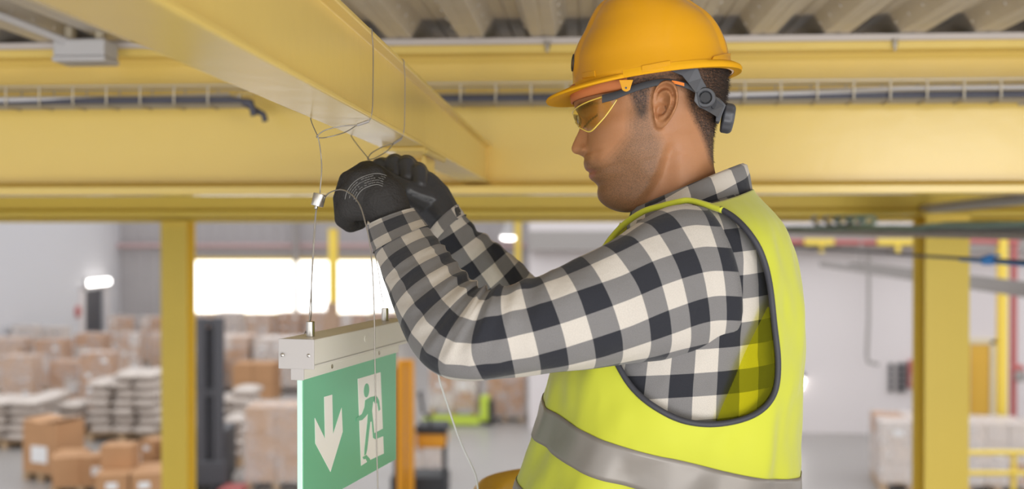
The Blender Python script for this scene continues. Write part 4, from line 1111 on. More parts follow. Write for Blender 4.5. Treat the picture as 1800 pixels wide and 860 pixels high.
for n, L in ((-.024, .003), (.010, .0007)):
    mb = MB(); mb.lathe([(.0022,0),(.0022,L),(.001,L+.0008)], SP(-.006, hb0+HH*.46, n), -sX, 12); mb.build('end_screw', M['steel'], hs, smooth=40)
mb = MB(); mb.lathe([(.0046,0),(.0046,.0005),(.0038,.0006)], SP(.165, hb0+HH*.62, .0165), sN, 20); mb.build('indicator_cover', alum, hs, smooth=30)
FERS = []
for a in (.035, .300):
    mb = MB(); o = SP(a, hb0+HH, -.006); mb.lathe([(.0050,0),(.0054,.0004),(.0054,.0185),(.0047,.019),(.001,.019)], o, eZ, 20)
    f = mb.build('wire_ferrule', M['steel'], sign, smooth=40); FERS.append(o+eZ*.019)
# ------------------------------------------------------------------ wire ropes
def w_(pts, r, n=6, sm=8):
    q = [Vector(p) for p in spline([tuple(p) for p in pts], sm)]; mb = MB(); mb.tube(q, r, n); return mb
YW = [1.47, 1.735]
def sling(Y, label, junction, hang):
    r = .00078
    rt = BX1+r+.0004; z0, z1 = ZH, ZH+BH
    J = junction
    e = empty('wire_sling', (J.x, J.y, J.z), 0, label, 'wire sling', None)
    crimp0 = Vector((rt-.004, Y-.001, z0-.004)); cdir = (J-Vector((rt, Y, z0))).normalized()
    c0 = Vector((rt-.002, Y, z0-.003))+cdir*.004; c1 = c0+cdir*.015
    # over the top of the beam, down the right side, under to the crimp
    lft = BX0-r-.0004
    loop = [J+Vector((-.0002,0,.0)), Vector((lft-.0005, Y+.004, z0-.002)), Vector((lft, Y+.004, z0+.012)), Vector((lft, Y+.003, z1-.008)), Vector((lft+.002, Y+.003, z1+.0005)), Vector((BX0+.02, Y+.002, z1+.001)), Vector((BX1-.02, Y+.001, z1+.001)), Vector((rt-.002, Y, z1+.0005)), Vector((rt, Y, z1-.010)), Vector((rt+.0012, Y, z1-.03)), Vector((rt+.0008, Y, z0+.03)), Vector((rt, Y, z0+.011)), Vector((rt-.002, Y, z0+.001)), c0, c1]
    w_(loop, r, 6, 5).build('loop', M['wire'], e, smooth=60)
    side = cdir.cross(Vector((0,1,0))).normalized(); m_ = (c1+J)/2; wv = .0052
    w_([c1, c1+(J-c1)*.35+side*wv*.9, J-(J-c1)*.18+side*wv*.8, J+cdir*.001+side*.0012, J+cdir*.0016, J-side*.0012+cdir*.0005, J-(J-c1)*.22-side*wv, c1+(J-c1)*.35-side*wv*.8, c1], r, 6, 6).build('eye', M['wire'], e, smooth=60)
    mb = MB(); mb.tube([c0-cdir*.002, c0+cdir*.0, c1], [.0013,.0020,.0018], 10); mb.build('crimp', M['pipe'], e, smooth=50)
    w_([J]+hang, r, 6, 6).build('drop', M['wire'], e, smooth=60)
    return e
J1 = P(559, 240, 1.475); J2 = P(648, 279, 1.715)
gtop = P(562.5, 340, 1.475); gbot = P(557, 363, 1.475); gd = (gtop-gbot).normalized()
sling(YW[0], 'steel wire sling looped round the slim beam above the wire gripper, left of the gloves', J1, [P(563,262,1.475), P(565.5,296,1.475), P(563,330,1.475), gtop])
sling(YW[1], 'steel wire sling looped round the slim beam, its end pinched in the gloves', J2, [P(651,287,1.71), P(654,297,1.70), P(657,306,1.69)])
grip = empty('wire_gripper', gbot, 0, 'small cylindrical steel wire gripper hanging beside the near glove', 'wire gripper')
mb = MB(); mb.lathe([(.0052,-.0085),(.0080,-.008),(.0083,-.007),(.0083,.007),(.0080,.008),(.004,.0083)], (gtop+gbot)/2, gd, 28); mb.build('body', M['steel'], grip, smooth=40)
mb = MB(); mb.lathe([(.0018,0),(.0024,.001),(.0024,.004),(.0016,.0048)], gbot+gd*.001-Vector((.0008,0,0)), -gd, 14); mb.build('plunger', M['steel'], grip, smooth=40)
# suspension wires
r = .0007
mb = w_([gbot-gd*.004, P(553.5,385,1.475), P(550.5,430,1.472), P(547.5,500,1.466), P(547.5,545,1.452), FERS[0]+eZ*.001], r, 6); tag(mb.build('wire_rope', M['wire'], smooth=60), 'thin suspension wire from the gripper straight down to the near end of the exit sign', 'wire')
mb = w_([gbot-gd*.003+Vector((.0015,0,0)), P(556,372,1.47), P(553,420,1.465), P(549,480,1.46), P(545,540,1.452), P(543,572,1.448), SP(.030,hb0+HH+.004,-.0118)], r, 6); tag(mb.build('wire_rope', M['wire'], smooth=60), 'doubled-back tail wire beside the suspension wire at the near end of the sign', 'wire')
mb = w_([(gtop+gbot)/2+gd*.004+Vector((.0079,0,0)), P(580,338.5,1.46), P(598,333.5,1.435), P(615,340,1.41), P(632,360,1.385), P(643,395,1.37), P(650,430,1.365), P(655,480,1.36), P(658,560,1.36), P(659.5,660,1.365), P(662,780,1.37), P(665,900,1.37), P(666,1000,1.37)], .00085, 8); tag(mb.build('wire_rope', M['wire'], smooth=60), 'long free wire arching out of the gripper and hanging in front of the exit sign', 'wire')
mb = w_([P(655,300,1.69), P(650,330,1.665), P(650,385,1.64), P(655,430,1.64), P(664,470,1.655), P(670,515,1.67), FERS[1]+eZ*.001], r, 6); tag(mb.build('wire_rope', M['wire'], smooth=60), 'thin suspension wire from the gloved hands down to the far end of the exit sign', 'wire')
mb = w_([P(657,303,1.69), P(668,330,1.70), P(700,430,1.74), P(738,560,1.72), P(766,640,1.70), P(773,670,1.695), P(784,704,1.69), P(800,752,1.68), P(815,790,1.672), P(832,826,1.665), P(838,845,1.66), P(841,880,1.655), P(842,960,1.65)], .0014, 8); tag(mb.build('wire_rope', M['cord'], smooth=60), 'loose pale wire hanging down below the near elbow', 'wire')
# ------------------------------------------------------------------ goods on the hall floor
filmm = bpy.data.materials.new('stretch_film'); filmm.use_nodes = True; nt = filmm.node_tree; nt.nodes.clear()
o_ = nt.nodes.new('ShaderNodeOutputMaterial'); t_ = nt.nodes.new('ShaderNodeBsdfTransparent'); p_ = nt.nodes.new('ShaderNodeBsdfPrincipled'); m_ = nt.nodes.new('ShaderNodeMixShader')
p_.inputs['Base Color'].default_value = (.82,.79,.79,1); p_.inputs['Roughness'].default_value = .22
n_ = nt.nodes.new('ShaderNodeTexNoise'); n_.inputs['Scale'].default_value = 3.5; tc_ = nt.nodes.new('ShaderNodeTexCoord'); nt.links.new(tc_.outputs['Object'], n_.inputs['Vector'])
rp_ = nt.nodes.new('ShaderNodeMapRange'); rp_.inputs[1].default_value = .3; rp_.inputs[2].default_value = .7; rp_.inputs[3].default_value = .04; rp_.inputs[4].default_value = .42
nt.links.new(n_.outputs['Fac'], rp_.inputs[0]); nt.links.new(rp_.outputs[0], m_.inputs[0]); nt.links.new(t_.outputs[0], m_.inputs[1]); nt.links.new(p_.outputs[0], m_.inputs[2]); nt.links.new(m_.outputs[0], o_.inputs[0])
b_ = nt.nodes.new('ShaderNodeBump'); b_.inputs['Strength'].default_value = .5; b_.inputs['Distance'].default_value = .06
n2_ = nt.nodes.new('ShaderNodeTexNoise'); n2_.inputs['Scale'].default_value = 7; nt.links.new(tc_.outputs['Object'], n2_.inputs['Vector']); nt.links.new(n2_.outputs['Fac'], b_.inputs['Height']); nt.links.new(b_.outputs[0], p_.inputs['Normal'])
rb = random.Random(11)
def pallet(e, w, d):
    mb = MB(); o = e
    for y in np.linspace(-d/2+.05, d/2-.05, 6): mb.box((0, float(y), .135), (w, .10, .02))
    for x in (-w/2+.06, 0, w/2-.06):
        mb.box((x, 0, .085), (.10, d, .08)); mb.box((x, 0, .02), (.12, d, .04))
    mb.build('pallet', M['wood'], e, local=True)
CART = {}
def carton_mesh(w, d, h, mm):
    k = (round(w,2), round(d,2), round(h,2), mm)
    if k not in CART:
        mb = MB(); mb.box((0,0,h/2), (w-.012, d-.012, h-.006)); mb.box((0, 0, h-.002), (w-.012, .05, .003)); mb.box((0, -d/2+.005, h*.55), (.05, .003, h*.88))
        o = mb.build('carton', M[mm], None, local=True); CART[k] = o.data; bpy.data.objects.remove(o)
    return CART[k]
def label_on(parent, w, h, loc, rz=0):
    mb = MB(); mb.box((0,0,0), (w, .004, h)); o = mb.build('paper_label', M['paper'], parent, local=True); o.location = loc; return o
GRP = 'pallet loads on the warehouse floor'
def load(px, by, w, h, kind, label, rz=0.0, dpt=None, mm=None, nx=None, nz=None, film=True, name=None, lift=0):
    g = onZ(px, by, FL); d = dpt or w*.8
    y = g.y + d/2
    x = g.x*(y/g.y)
    e = empty({'C': 'carton_load', 'S': 'sack_load', 'B': 'large_carton', 'P': 'carton_pile'}[kind], (x, y, FL+lift), rz, label, {'C': 'pallet load', 'S': 'pallet load', 'B': 'box', 'P': 'pallet load'}[kind], GRP)
    pallet(e, w, d)
    z0 = .147
    if kind in 'CP':
        nx = nx or max(2, round(w/.42)); nz = nz or max(1, round((h-z0)/.36)); ny = 2; cw, cd, ch = w/nx, d/ny, (h-z0)/nz
        mm = mm or rb.choice(['carton', 'carton_pale', 'carton_pale', 'carton_white'])
        for k in range(nz):
            for i in range(nx):
                for j in range(ny):
                    if kind == 'P' and k == nz-1 and rb.random() < .4: continue
                    if 0 < k < nz-1 and j == 1 and 0 < i < nx-1: continue
                    mq = mm if rb.random() < .8 else rb.choice(['carton', 'carton_white'])
                    c = bpy.data.objects.new('carton', carton_mesh(cw, cd, ch, mq)); link(c, e)
                    c.location = (-w/2+cw*(i+.5), -d/2+cd*(j+.5), z0+ch*k); c.rotation_euler = (0,0,rb.uniform(-.03,.03) if kind == 'C' else rb.uniform(-.25,.25))
                    if j == 0 and rb.random() < .4: label_on(c, cw*.35, ch*.3, (rb.uniform(-.1,.1)*cw, -cd/2-.001, ch*.5))
        if film and kind == 'C':
            mb = MB(); n = 40; G = []
            for q in range(9):
                ring = []
                for k in range(n):
                    a = 2*math.pi*k/n; cs, sn = math.cos(a), math.sin(a); rr = 1/max(abs(cs), abs(sn))
                    ring.append(((w/2+.02+.012*rb.random())*max(-1, min(1, cs*rr)), (d/2+.02+.012*rb.random())*max(-1, min(1, sn*rr)), z0*.6+(h+.02-z0*.6)*q/8))
                G.append(ring)
            mb.grid(G, closed_v=True); mb.f.append(tuple(8*n+k for k in range(n))); mb.build('stretch_wrap', filmm, e, smooth=60, local=True)
    elif kind == 'S':
        nz = nz or max(2, round((h-z0)/.17)); nx = nx or max(2, round(w/.55)); sh = (h-z0)/nz
        key = ('S', round(w/nx,2), round(sh,2), round(d,2))
        if key not in CART:
            mb = MB(); G = []
            sw, sd2 = w/nx*1.04, d
            for i in range(9):
                u = -1+2*i/8; ring = []
                for k in range(16):
                    a = 2*math.pi*k/16; tz = math.sin(a); ty = math.cos(a)
                    th = (1-abs(u)**3.2)**.5*.9+.1
                    ring.append((u*sw/2, math.copysign(abs(ty)**.6, ty)*sd2/2*(.93+.07*(1-u*u)), sh/2+math.copysign(abs(tz)**.8, tz)*sh*.56*th))
                G.append(ring)
            mb.grid(G, closed_v=True); mb.f.append(tuple(range(16))); mb.f.append(tuple(8*16+k for k in reversed(range(16))))
            o = mb.build('sack', M['sack'], None, smooth=60, local=True); CART[key] = o.data; bpy.data.objects.remove(o)
        for k in range(nz):
            for i in range(nx):
                if k == nz-1 and rb.random() < .3: continue
                c = bpy.data.objects.new('sack', CART[key]); link(c, e); c.location = (-w/2+(w/nx)*(i+.5)+rb.uniform(-.04,.04), rb.uniform(-.05,.05), z0+sh*k); c.rotation_euler = (0, 0, rb.uniform(-.08,.08))
    elif kind == 'B':
        mb = MB(); mb.box((0,0,z0+(h-z0)/2), (w, d, h-z0)); mb.build('carton', M['carton'], e, bevel=.01, local=True)
        mb = MB(); mb.box((-w*.27, 0, h+.012), (w*.45, d*.98, .012), Matrix.Rotation(.12, 3, 'Y')); mb.build('flap', M['carton'], e, local=True)
        mb = MB(); mb.box((w*.27, 0, h+.03), (w*.45, d*.98, .012), Matrix.Rotation(-.16, 3, 'Y')); mb.build('flap', M['carton'], e, local=True)
        label_on(e, w*.46, h*.28, (-w*.02, -d/2-.003, h*.46))
    return e
LOADS = [
 (95,848,.78,1.0,'B','large plain brown carton with a white label, at lower left beside the pale floor',-.35,.62),
 (150,872,.95,.62,'P','low pile of opened cartons just right of the large brown carton',.25,.8,'carton'),
 (235,892,1.05,.86,'P','pile of brown cartons at the bottom of the picture, left of the yellow column',.2,.9,'carton'),
 (296,850,.7,.72,'P','small pile of cartons right against the foot of the left yellow column',-.2,.6,'carton'),
 (30,790,1.3,.95,'S','white sacks at the left edge, behind the large brown carton'),
 (115,772,1.0,.9,'S','white sacks stacked behind the top of the large brown carton'),
 (233,778,1.45,1.4,'S','tall heap of white sacks in the middle of the left group of goods'),
 (40,742,1.5,1.45,'C','wide wrapped pallet of brown cartons at the left edge, behind the white sacks',0,None,'carton_pale'),
 (122,735,1.15,1.25,'C','wrapped pallet of cartons behind the sacks, second from the left edge',0,None,'carton'),
 (176,738,.9,1.5,'C','narrow wrapped pallet of brown cartons left of the tall heap of sacks',.1,None,'carton'),
 (15,690,1.5,1.4,'C','wrapped pallet of pale cartons in the third row at the left edge',0,None,'carton_pale'),
 (95,688,1.4,1.35,'C','wrapped pallet of cartons in the third row, below the white left wall',0,None,'carton'),
 (165,684,1.3,1.45,'C','wrapped pallet of brown cartons straight below the grey door',0,None,'carton'),
 (232,690,1.5,1.55,'C','wrapped pallet of pale cartons right of the door, third row',0,None,'carton_pale'),
 (285,684,1.2,1.5,'C','wrapped pallet of cartons in the third row, touching the left yellow column',0,None,'carton_pale'),
 (47,640,1.2,1.2,'C','far pallet of white wrapped cartons against the left wall at the picture edge',0,None,'carton_white'),
 (100,638,1.3,1.1,'C','far pallet of white cartons against the left wall, left of the door',0,None,'carton_white'),
 (215,644,1.6,1.55,'C','far pallet of pale cartons at the corner of the left and back walls',0,None,'carton_pale'),
 (268,640,1.7,1.5,'C','far pallet of pale cartons by the grey back wall, left of the yellow column',0,None,'carton_pale'),
 (348,632,1.7,1.5,'C','far pallet of cartons under the left end of the window',0,None,'carton_pale'),
 (404,630,1.9,1.5,'C','far pallet of cartons under the window, second from its left end',0,None,'carton_white'),
 (458,632,1.8,1.5,'C','far pallet of cartons under the window, left of the sign',0,None,'carton_pale'),
 (512,630,1.8,1.5,'C','far pallet of cartons under the window post, behind the sign housing',0,None,'carton'),
 (566,630,1.8,1.55,'C','far pallet of cartons under the window, straight above the sign housing',0,None,'carton_pale'),
 (622,632,1.8,1.5,'C','far pallet of pale cartons under the right window pane',0,None,'carton_white'),
 (674,630,1.6,1.5,'C','far pallet of cartons under the right end of the window, beside the sleeve',0,None,'carton_pale'),
 (352,700,1.0,1.25,'S','white sacks between the yellow column and the dark truck mast'),
 (402,690,1.4,1.45,'C','wrapped pallet of brown cartons just right of the dark truck mast',0,None,'carton_pale'),
 (452,712,1.0,1.0,'C','pallet of plain orange-brown cartons right of the dark truck mast, unwrapped',0,None,'carton'),
 (500,690,1.4,1.4,'C','wrapped pallet of pale cartons behind the left edge of the sign',0,None,'carton_white'),
 (412,775,1.0,1.05,'S','low white sacks right of the dark truck mast'),
 (398,822,.75,.9,'S','nearest white sacks beside the foot of the dark truck'),
 (492,862,1.0,1.35,'C','tall wrapped pallet of cartons with white labels left of the sign panel',.1,None,'carton_pale'),
 (748,846,.6,.85,'C','small pallet of white and brown cartons behind the orange stacker',0,None,'carton_white'),
 (800,742,1.15,1.15,'C','pallet of brown cartons standing on the lime green pallet truck',0,None,'carton'),
 (890,741,.85,1.0,'C','pallet of brown cartons right of the lime green pallet truck, by the vest',0,None,'carton'),
 (1590,866,.95,1.12,'C','film wrapped white pallet load left of the wide right column',-.12,1.3,'carton_white'),
 (1738,868,1.1,1.12,'C','wrapped white pallet load behind the yellow guard rail, next to the column',0,None,'carton_white'),
 (1862,868,1.0,1.1,'C','wrapped white pallet load behind the guard rail at the right edge',0,None,'carton_white'),
]
PLACED = []
for a in LOADS:
    px, by, w, h, kind, label = a[:6]; g = onZ(px, by, FL)
    sp_ = [abs(onZ(q[0], q[1], FL).x-g.x) for q in LOADS if q is not a and abs(onZ(q[0], q[1], FL).y-g.y) < .75]
    if sp_: w = max(.5, min(w, min(sp_)*.97-.05))
    dp = (a[7] if len(a) > 7 and a[7] else w*.8); yb = g.y
    for _ in range(12):
        yc = yb+dp/2; xc = g.x*(yc/g.y); hit = [q for q in PLACED if abs(q[0]-xc) < (q[2]+w)/2+.09 and abs(q[1]-yc) < (q[3]+dp)/2+.09]
        if not hit: break
        yb += .12
        if _ % 3 == 2: w *= .94; dp *= .94
    if xc-w/2 < XL+.1: w = 2*(xc-XL-.15) if xc > XL+.5 else w; xc = max(xc, XL+.15+w/2)
    PLACED.append((xc, yc, w, dp))
    by = proj(Vector((g.x*yb/g.y, yb, FL)))[1]; px = proj(Vector((g.x*yb/g.y, yb, FL)))[0]; a = list(a)+[0,None,None][len(a)-6:]; a[7] = dp
    load(px, by, w, h, kind, label, a[6] if len(a) > 6 else 0, a[7] if len(a) > 7 else None, a[8] if len(a) > 8 else None, film='unwrapped' not in label, lift=.165 if 'lime green pallet truck' in label and 'standing' in label else 0)
# ------------------------------------------------------------------ trucks
def mbx(name, m, e, boxes, bevel=.01):
    mb = MB()
    for c, d in boxes: mb.box(c, d)
    return mb.build(name, M[m], e, bevel=bevel, local=True)
def wheel(e, c, r, w, ax=(1,0,0)):
    mb = MB(); mb.lathe([(r*.4,-w/2),(r*.95,-w/2),(r,-w*.35),(r,w*.35),(r*.95,w/2),(r*.4,w/2)], c, ax, 24); mb.build('wheel', M['black'], e, smooth=40, local=True)
g = onZ(339, 876, FL)
e = empty('reach_truck', (g.x, g.y+.5, FL), .1, 'dark grey lift truck with a tall mast, just right of the left yellow column', 'lift truck')
for x in (-.02, .26): mbx('mast_upright', 'steel_dark', e, [((x, 0, 1.55), (.15, .16, 2.55))])
mbx('mast_crossbar', 'steel_dark', e, [((.12, .02, 2.75), (.30, .10, .12))]); mbx('mast_crossbar', 'steel_dark', e, [((.12, .02, 1.6), (.30, .10, .14))])
mb = MB(); mb.lathe([(.045,.3),(.045,1.7),(.03,1.72),(.03,2.7)], (.12,.06,0), (0,0,1), 16); mb.build('lift_cylinder', M['steel_dark'], e, smooth=40, local=True)
mbx('mast_plate', 'steel_dark', e, [((.12, .09, 1.5), (.2, .02, 2.3))])
mbx('carriage', 'steel_dark', e, [((-.16, -.06, 1.72), (.26, .06, .14))])
mbx('body', 'steel_dark', e, [((.05, .45, .55), (.62, .8, .85)), ((.05, .1, .3), (.66, .4, .42))], .03)
mbx('fork', 'black', e, [((-.12, -.6, .08), (.10, 1.0, .05))]); mbx('fork', 'black', e, [((.22, -.6, .08), (.10, 1.0, .05))])
for x in (-.22, .32): wheel(e, (x, .4, .13), .13, .08)
mb = MB(); mb.box((.62, -.35, .06), (.55, .7, .1)); e2_ = empty('pallet', onZ(409, 868, FL), 0, 'red painted pallet on the floor beside the dark lift truck', 'pallet')
mbx('deck', 'red', e2_, [((0,y,.10),(.34,.09,.025)) for y in (-.22,-.11,0,.11,.22)]); mbx('bearer', 'red', e2_, [((-.125,0,.045),(.09,.5,.09))]); mbx('bearer', 'red', e2_, [((.125,0,.045),(.09,.5,.09))])
g = onZ(705, 905, FL)
e = empty('stacker_truck', (g.x, g.y+.4, FL), 0, 'orange and black stacker truck with an orange mast right behind the exit sign', 'lift truck')
mt = 2.27
mbx('mast_upright', 'orange', e, [((-.06, 0, mt/2), (.12, .14, mt))]); mbx('mast_upright', 'orange', e, [((.075, .03, mt/2), (.11, .14, mt))])
mbx('mast_rail', 'black', e, [((-.145, .02, mt/2-.06), (.06, .12, mt-.12))])
mbx('mast_crossbar', 'orange', e, [((0, .06, mt-.06), (.26, .06, .12))])
mbx('body', 'orange', e, [((.36, .5, .98), (.44, .5, .22))], .04)
mbx('hood', 'black', e, [((.36, .5, 1.16), (.5, .55, .14))], .05)
mbx('frame', 'black', e, [((.56, .35, .58), (.07, .12, 1.15))], .02); mbx('base', 'black', e, [((.15, .6, .24), (.85, .7, .36))], .03)
mbx('fork', 'black', e, [((-.2, -.5, .08), (.10, .9, .05))]); mbx('fork', 'black', e, [((.15, -.5, .08), (.10, .9, .05))])
for x in (-.2, .5): wheel(e, (x, .7, .12), .12, .08)
mb = MB(); mb.tube([(.36,.3,1.2),(.36,.1,1.36),(.30,.02,1.42),(.42,.02,1.42)], .02, 8); mb.build('tiller', M['black'], e, smooth=60, local=True)
g = onZ(795, 746, FL)
e = empty('pallet_truck', (g.x, g.y-.1, FL), 0, 'lime green hand pallet truck under the brown cartons, left of the vest', 'pallet truck')
mbx('fork', 'lime', e, [((0, -.12, .10), (1.25, .16, .12))]); mbx('fork', 'lime', e, [((0, .38, .10), (1.25, .16, .12))])
mbx('pump_body', 'lime', e, [((.72, .12, .36), (.20, .3, .55))], .03); mbx('battery_cover', 'black', e, [((.86, .12, .28), (.10, .36, .5))], .02)
mb = MB(); mb.tube([(-.62,-.05,.25),(-.66,-.1,.6),(-.68,-.12,.68)], .035, 8); mb.tube([(-.68,-.28,.70),(-.68,.05,.70)], .04, 8); mb.build('handle', M['black'], e, smooth=60, local=True)
wheel(e, (.75, .12, .08), .08, .2, (0,1,0)); wheel(e, (-.5, .12, .06), .06, .4, (0,1,0))
# ------------------------------------------------------------------ lamps
lw = Vector((XL+.1, 42.1, onX(165, 497, XL+.1).z))
e = empty('bulkhead_lamp', lw, 0, 'bright oblong lamp on the white wall above the grey door', 'lamp')
mb = MB(); mb.box(lw+Vector((-.04,0,0)), (.10, 1.9, .34)); mb.build('housing', M['grey_plastic'], e, bevel=.03)
mb = MB(); mb.tube([lw+Vector((.05,-.85,0)), lw+Vector((.05,.85,0))], .12, 16); mb.build('diffuser', M['lamp'], e, smooth=60)
mb = MB(); mb.box((XL/2+xr/2, P(895,416,33).y, P(895,416,33).z+4.1), (xr-XL, .25, .4)); struct(mb.build('trim_2', M['pipe']))
c = P(895, 416, 33)
e = empty('high_bay_lamp', c, 0, 'round bright lamp hanging far off, just above the far forearm', 'lamp')
mb = MB(); mb.lathe([(.02,.42),(.10,.40),(.14,.22),(.26,.05),(.27,.0)], c, (0,0,1), 24); mb.build('reflector', M['grey_plastic'], e, smooth=60)
mb = MB(); mb.lathe([(.01,-.10),(.16,-.09),(.24,-.03),(.25,.0)], c, (0,0,1), 24); mb.build('diffuser', M['lamp'], e, smooth=60)
mb = MB(); mb.tube([c+Vector((0,0,.4)), c+Vector((0,0,4.0))], .015, 6); mb.build('rod', M['pipe'], e)
c = P(1401, 668, 23.9)
e = empty('wall_lamp', c, 0, 'white lamp with a dark cap on the white wall, peeping out behind the vest', 'lamp')
mb = MB(); mb.lathe([(.16,.0),(.15,-.05),(.09,-.24),(.02,-.30)], c+Vector((0,0,.05)), (0,0,1), 20); mb.build('diffuser', M['lamp'], e, smooth=60)
mb = MB(); mb.lathe([(.03,.14),(.12,.12),(.18,.04),(.18,.0)], c+Vector((0,0,.05)), (0,0,1), 20); mb.build('cap', M['steel_dark'], e, smooth=50)
mb = MB(); mb.tube([c+Vector((0,0,.17)), c+Vector((0,.3,.22))], .03, 8); mb.build('arm', M['steel_dark'], e, smooth=50)
# ------------------------------------------------------------------ services on the far walls
def pipe(pts, r, m, label, name='pipe', cat='pipe', n=10):
    mb = MB(); mb.tube(pts, r, n); return tag(mb.build(name, M[m], smooth=60), label, cat)
pipe([onY(150, 432, 44.2), onY(925, 432, 44.2)], .09, 'faded_red', 'long faded red pipe running along the grey back wall above the window')
pipe([Vector((onY(520, 400, 43.9).x, 43.9, 0)), Vector((onY(520, 400, 43.9).x, 43.9, 7.5))], .11, 'pipe', 'grey vertical pipe in front of the window, left of the gloves')
g = onY(583, 540, 27.2); mb = MB(); mb.prism([(-.2,-.15),(.2,-.15),(.2,.15),(-.2,.15)], (g.x, 27.2, 0), (g.x, 27.2, onY(583, 552, 27.2).z), (1,0,0), (0,1,0)); mb.prism([(-.12,-.1),(.12,-.1),(.12,.1),(-.12,.1)], (g.x, 27.2, onY(583,552,27.2).z), (g.x, 27.2, onY(583,532,27.2).z), (1,0,0), (0,1,0))
tag(mb.build('column_guard', mat('tan_guard', (.42,.28,.19), .7), bevel=.03), 'tan guard round the foot of the distant slim column before the window', 'guard')
zr = P(1500, 426, 22).z
pipe([onY(1340, 425, 23.72), onY(1640, 428, 23.72)], .055, 'red', 'red sprinkler pipe on the white wall left of the wide right column')
pipe([P(1685, 424, 20), P(1790, 426, 20)], .05, 'red', 'red sprinkler pipe right of the wide column, below the tray')
for a, b2_, lab in ((1414,1466,'short yellow steel bracket on the red pipe, nearer the vest'), (1542,1606,'short yellow steel bracket on the red pipe, nearer the column')):
    p0, p1 = onY(a, 427, 23.6), onY(b2_, 424, 23.6); mb = MB(); mb.box((p0+p1)/2, ((p1-p0).length, .08, .13)); mb.box((p0+p1)/2+Vector((.05,0,-.12)), (.09, .06, .2)); tag(mb.build('pipe_bracket', M['yellow_far'], bevel=.01), lab, 'bracket')
pipe([P(1527, 432, 23.4), P(1527, 560, 23.4), P(1524, 625, 23.4), P(1526, 637, 23.4), P(1545, 641, 23.4)], .035, 'pipe', 'thin grey pipe dropping down the white wall to an elbow')
p0 = P(1782, 500, 22.6); pipe([Vector((p0.x, p0.y, 0)), Vector((p0.x, p0.y, 5))], .07, 'red', 'red vertical riser pipe at the right edge of the picture')
c = P(1788, 655, 22.3); e = empty('alarm_valve', c, 0, 'red valve on the riser pipe at the right edge', 'valve')
mb = MB(); mb.lathe([(.06,-.16),(.14,-.12),(.14,.12),(.06,.16)], c, (0,0,1), 16); mb.build('body', M['red'], e, smooth=40)
mb = MB(); mb.lathe([(.10,0),(.12,.02),(.10,.04)], c+Vector((.0,-.16,-.05)), (0,-1,0), 16); mb.build('handwheel', M['pipe'], e, smooth=40)
# yellow door in the right wall
p0, p1 = onY(1703, 735, YR), onY(1738, 605, YR)
d2 = empty('door_2', ((p0.x+p1.x)/2, YR, 0)); d2['kind'] = 'structure'
zt = p1.z; mb = MB(); mb.box(((p0.x+p1.x)/2, YR-.03, zt/2), (p1.x-p0.x, .06, zt)); mb.box(((p0.x+p1.x)/2, YR-.065, zt*.55), ((p1.x-p0.x)*.7, .015, zt*.6)); mb.build('door_leaf', mat('amber_door_paint', (.72,.42,.05), .45), d2, bevel=.01)
mb = MB()
for x in (p0.x-.09, p1.x+.09): mb.box((x, YR-.04, zt/2+.05), (.16, .08, zt+.1))
mb.box(((p0.x+p1.x)/2, YR-.04, zt+.06), (p1.x-p0.x+.34, .08, .12)); mb.build('door_frame', mat('cream_door_frame', (.72,.62,.42), .5), d2, bevel=.01)
# dark louvres and the red cabinet
for (a, b2_, y0, y1, lab) in ((1562,1569,638,690,'narrow dark ventilation louvre on the white wall, the left one'), (1576,1592,638,690,'wider dark ventilation louvre on the white wall, beside the red cabinet')):
    p0, p1 = onY(a, y1, YR-.03), onY(b2_, y0, YR-.03); e = empty('louvre', ((p0.x+p1.x)/2, YR-.03, p0.z), 0, lab, 'vent')
    mb = MB(); mb.box(((p0.x+p1.x)/2, YR-.02, (p0.z+p1.z)/2), (p1.x-p0.x, .04, p1.z-p0.z)); mb.build('frame', M['pipe'], e)
    for k in range(5):
        mb = MB(); mb.box(((p0.x+p1.x)/2, YR-.06, p0.z+(p1.z-p0.z)*(k+.5)/5), ((p1.x-p0.x)*.95, .05, (p1.z-p0.z)*.13)); mb.build('slat', M['steel_dark'], e)
p0, p1 = onY(1597, 682, YR-.1), onY(1611, 634, YR-.1); e = empty('fire_cabinet', ((p0.x+p1.x)/2, YR-.1, p0.z), 0, 'small red cabinet on the white wall against the wide right column', 'cabinet')
mb = MB(); mb.box(((p0.x+p1.x)/2, YR-.1, (p0.z+p1.z)/2), (p1.x-p0.x, .2, p1.z-p0.z)); mb.build('body', M['red'], e, bevel=.02)
mb = MB(); mb.box(((p0.x+p1.x)/2, YR-.21, (p0.z+p1.z)/2-.1), ((p1.x-p0.x)*.6, .02, (p1.z-p0.z)*.4)); mb.build('door', M['carton_white'], e, bevel=.005)
p0 = onX(139, 548, XL+.05); mb = MB(); mb.lathe([(.22,0),(.22,.05),(.20,.06)], Vector((XL, 40.6, p0.z)), (1,0,0), 20); tag(mb.build('round_sign', M['red'], smooth=40), 'round red sign on the white wall left of the grey door', 'sign')
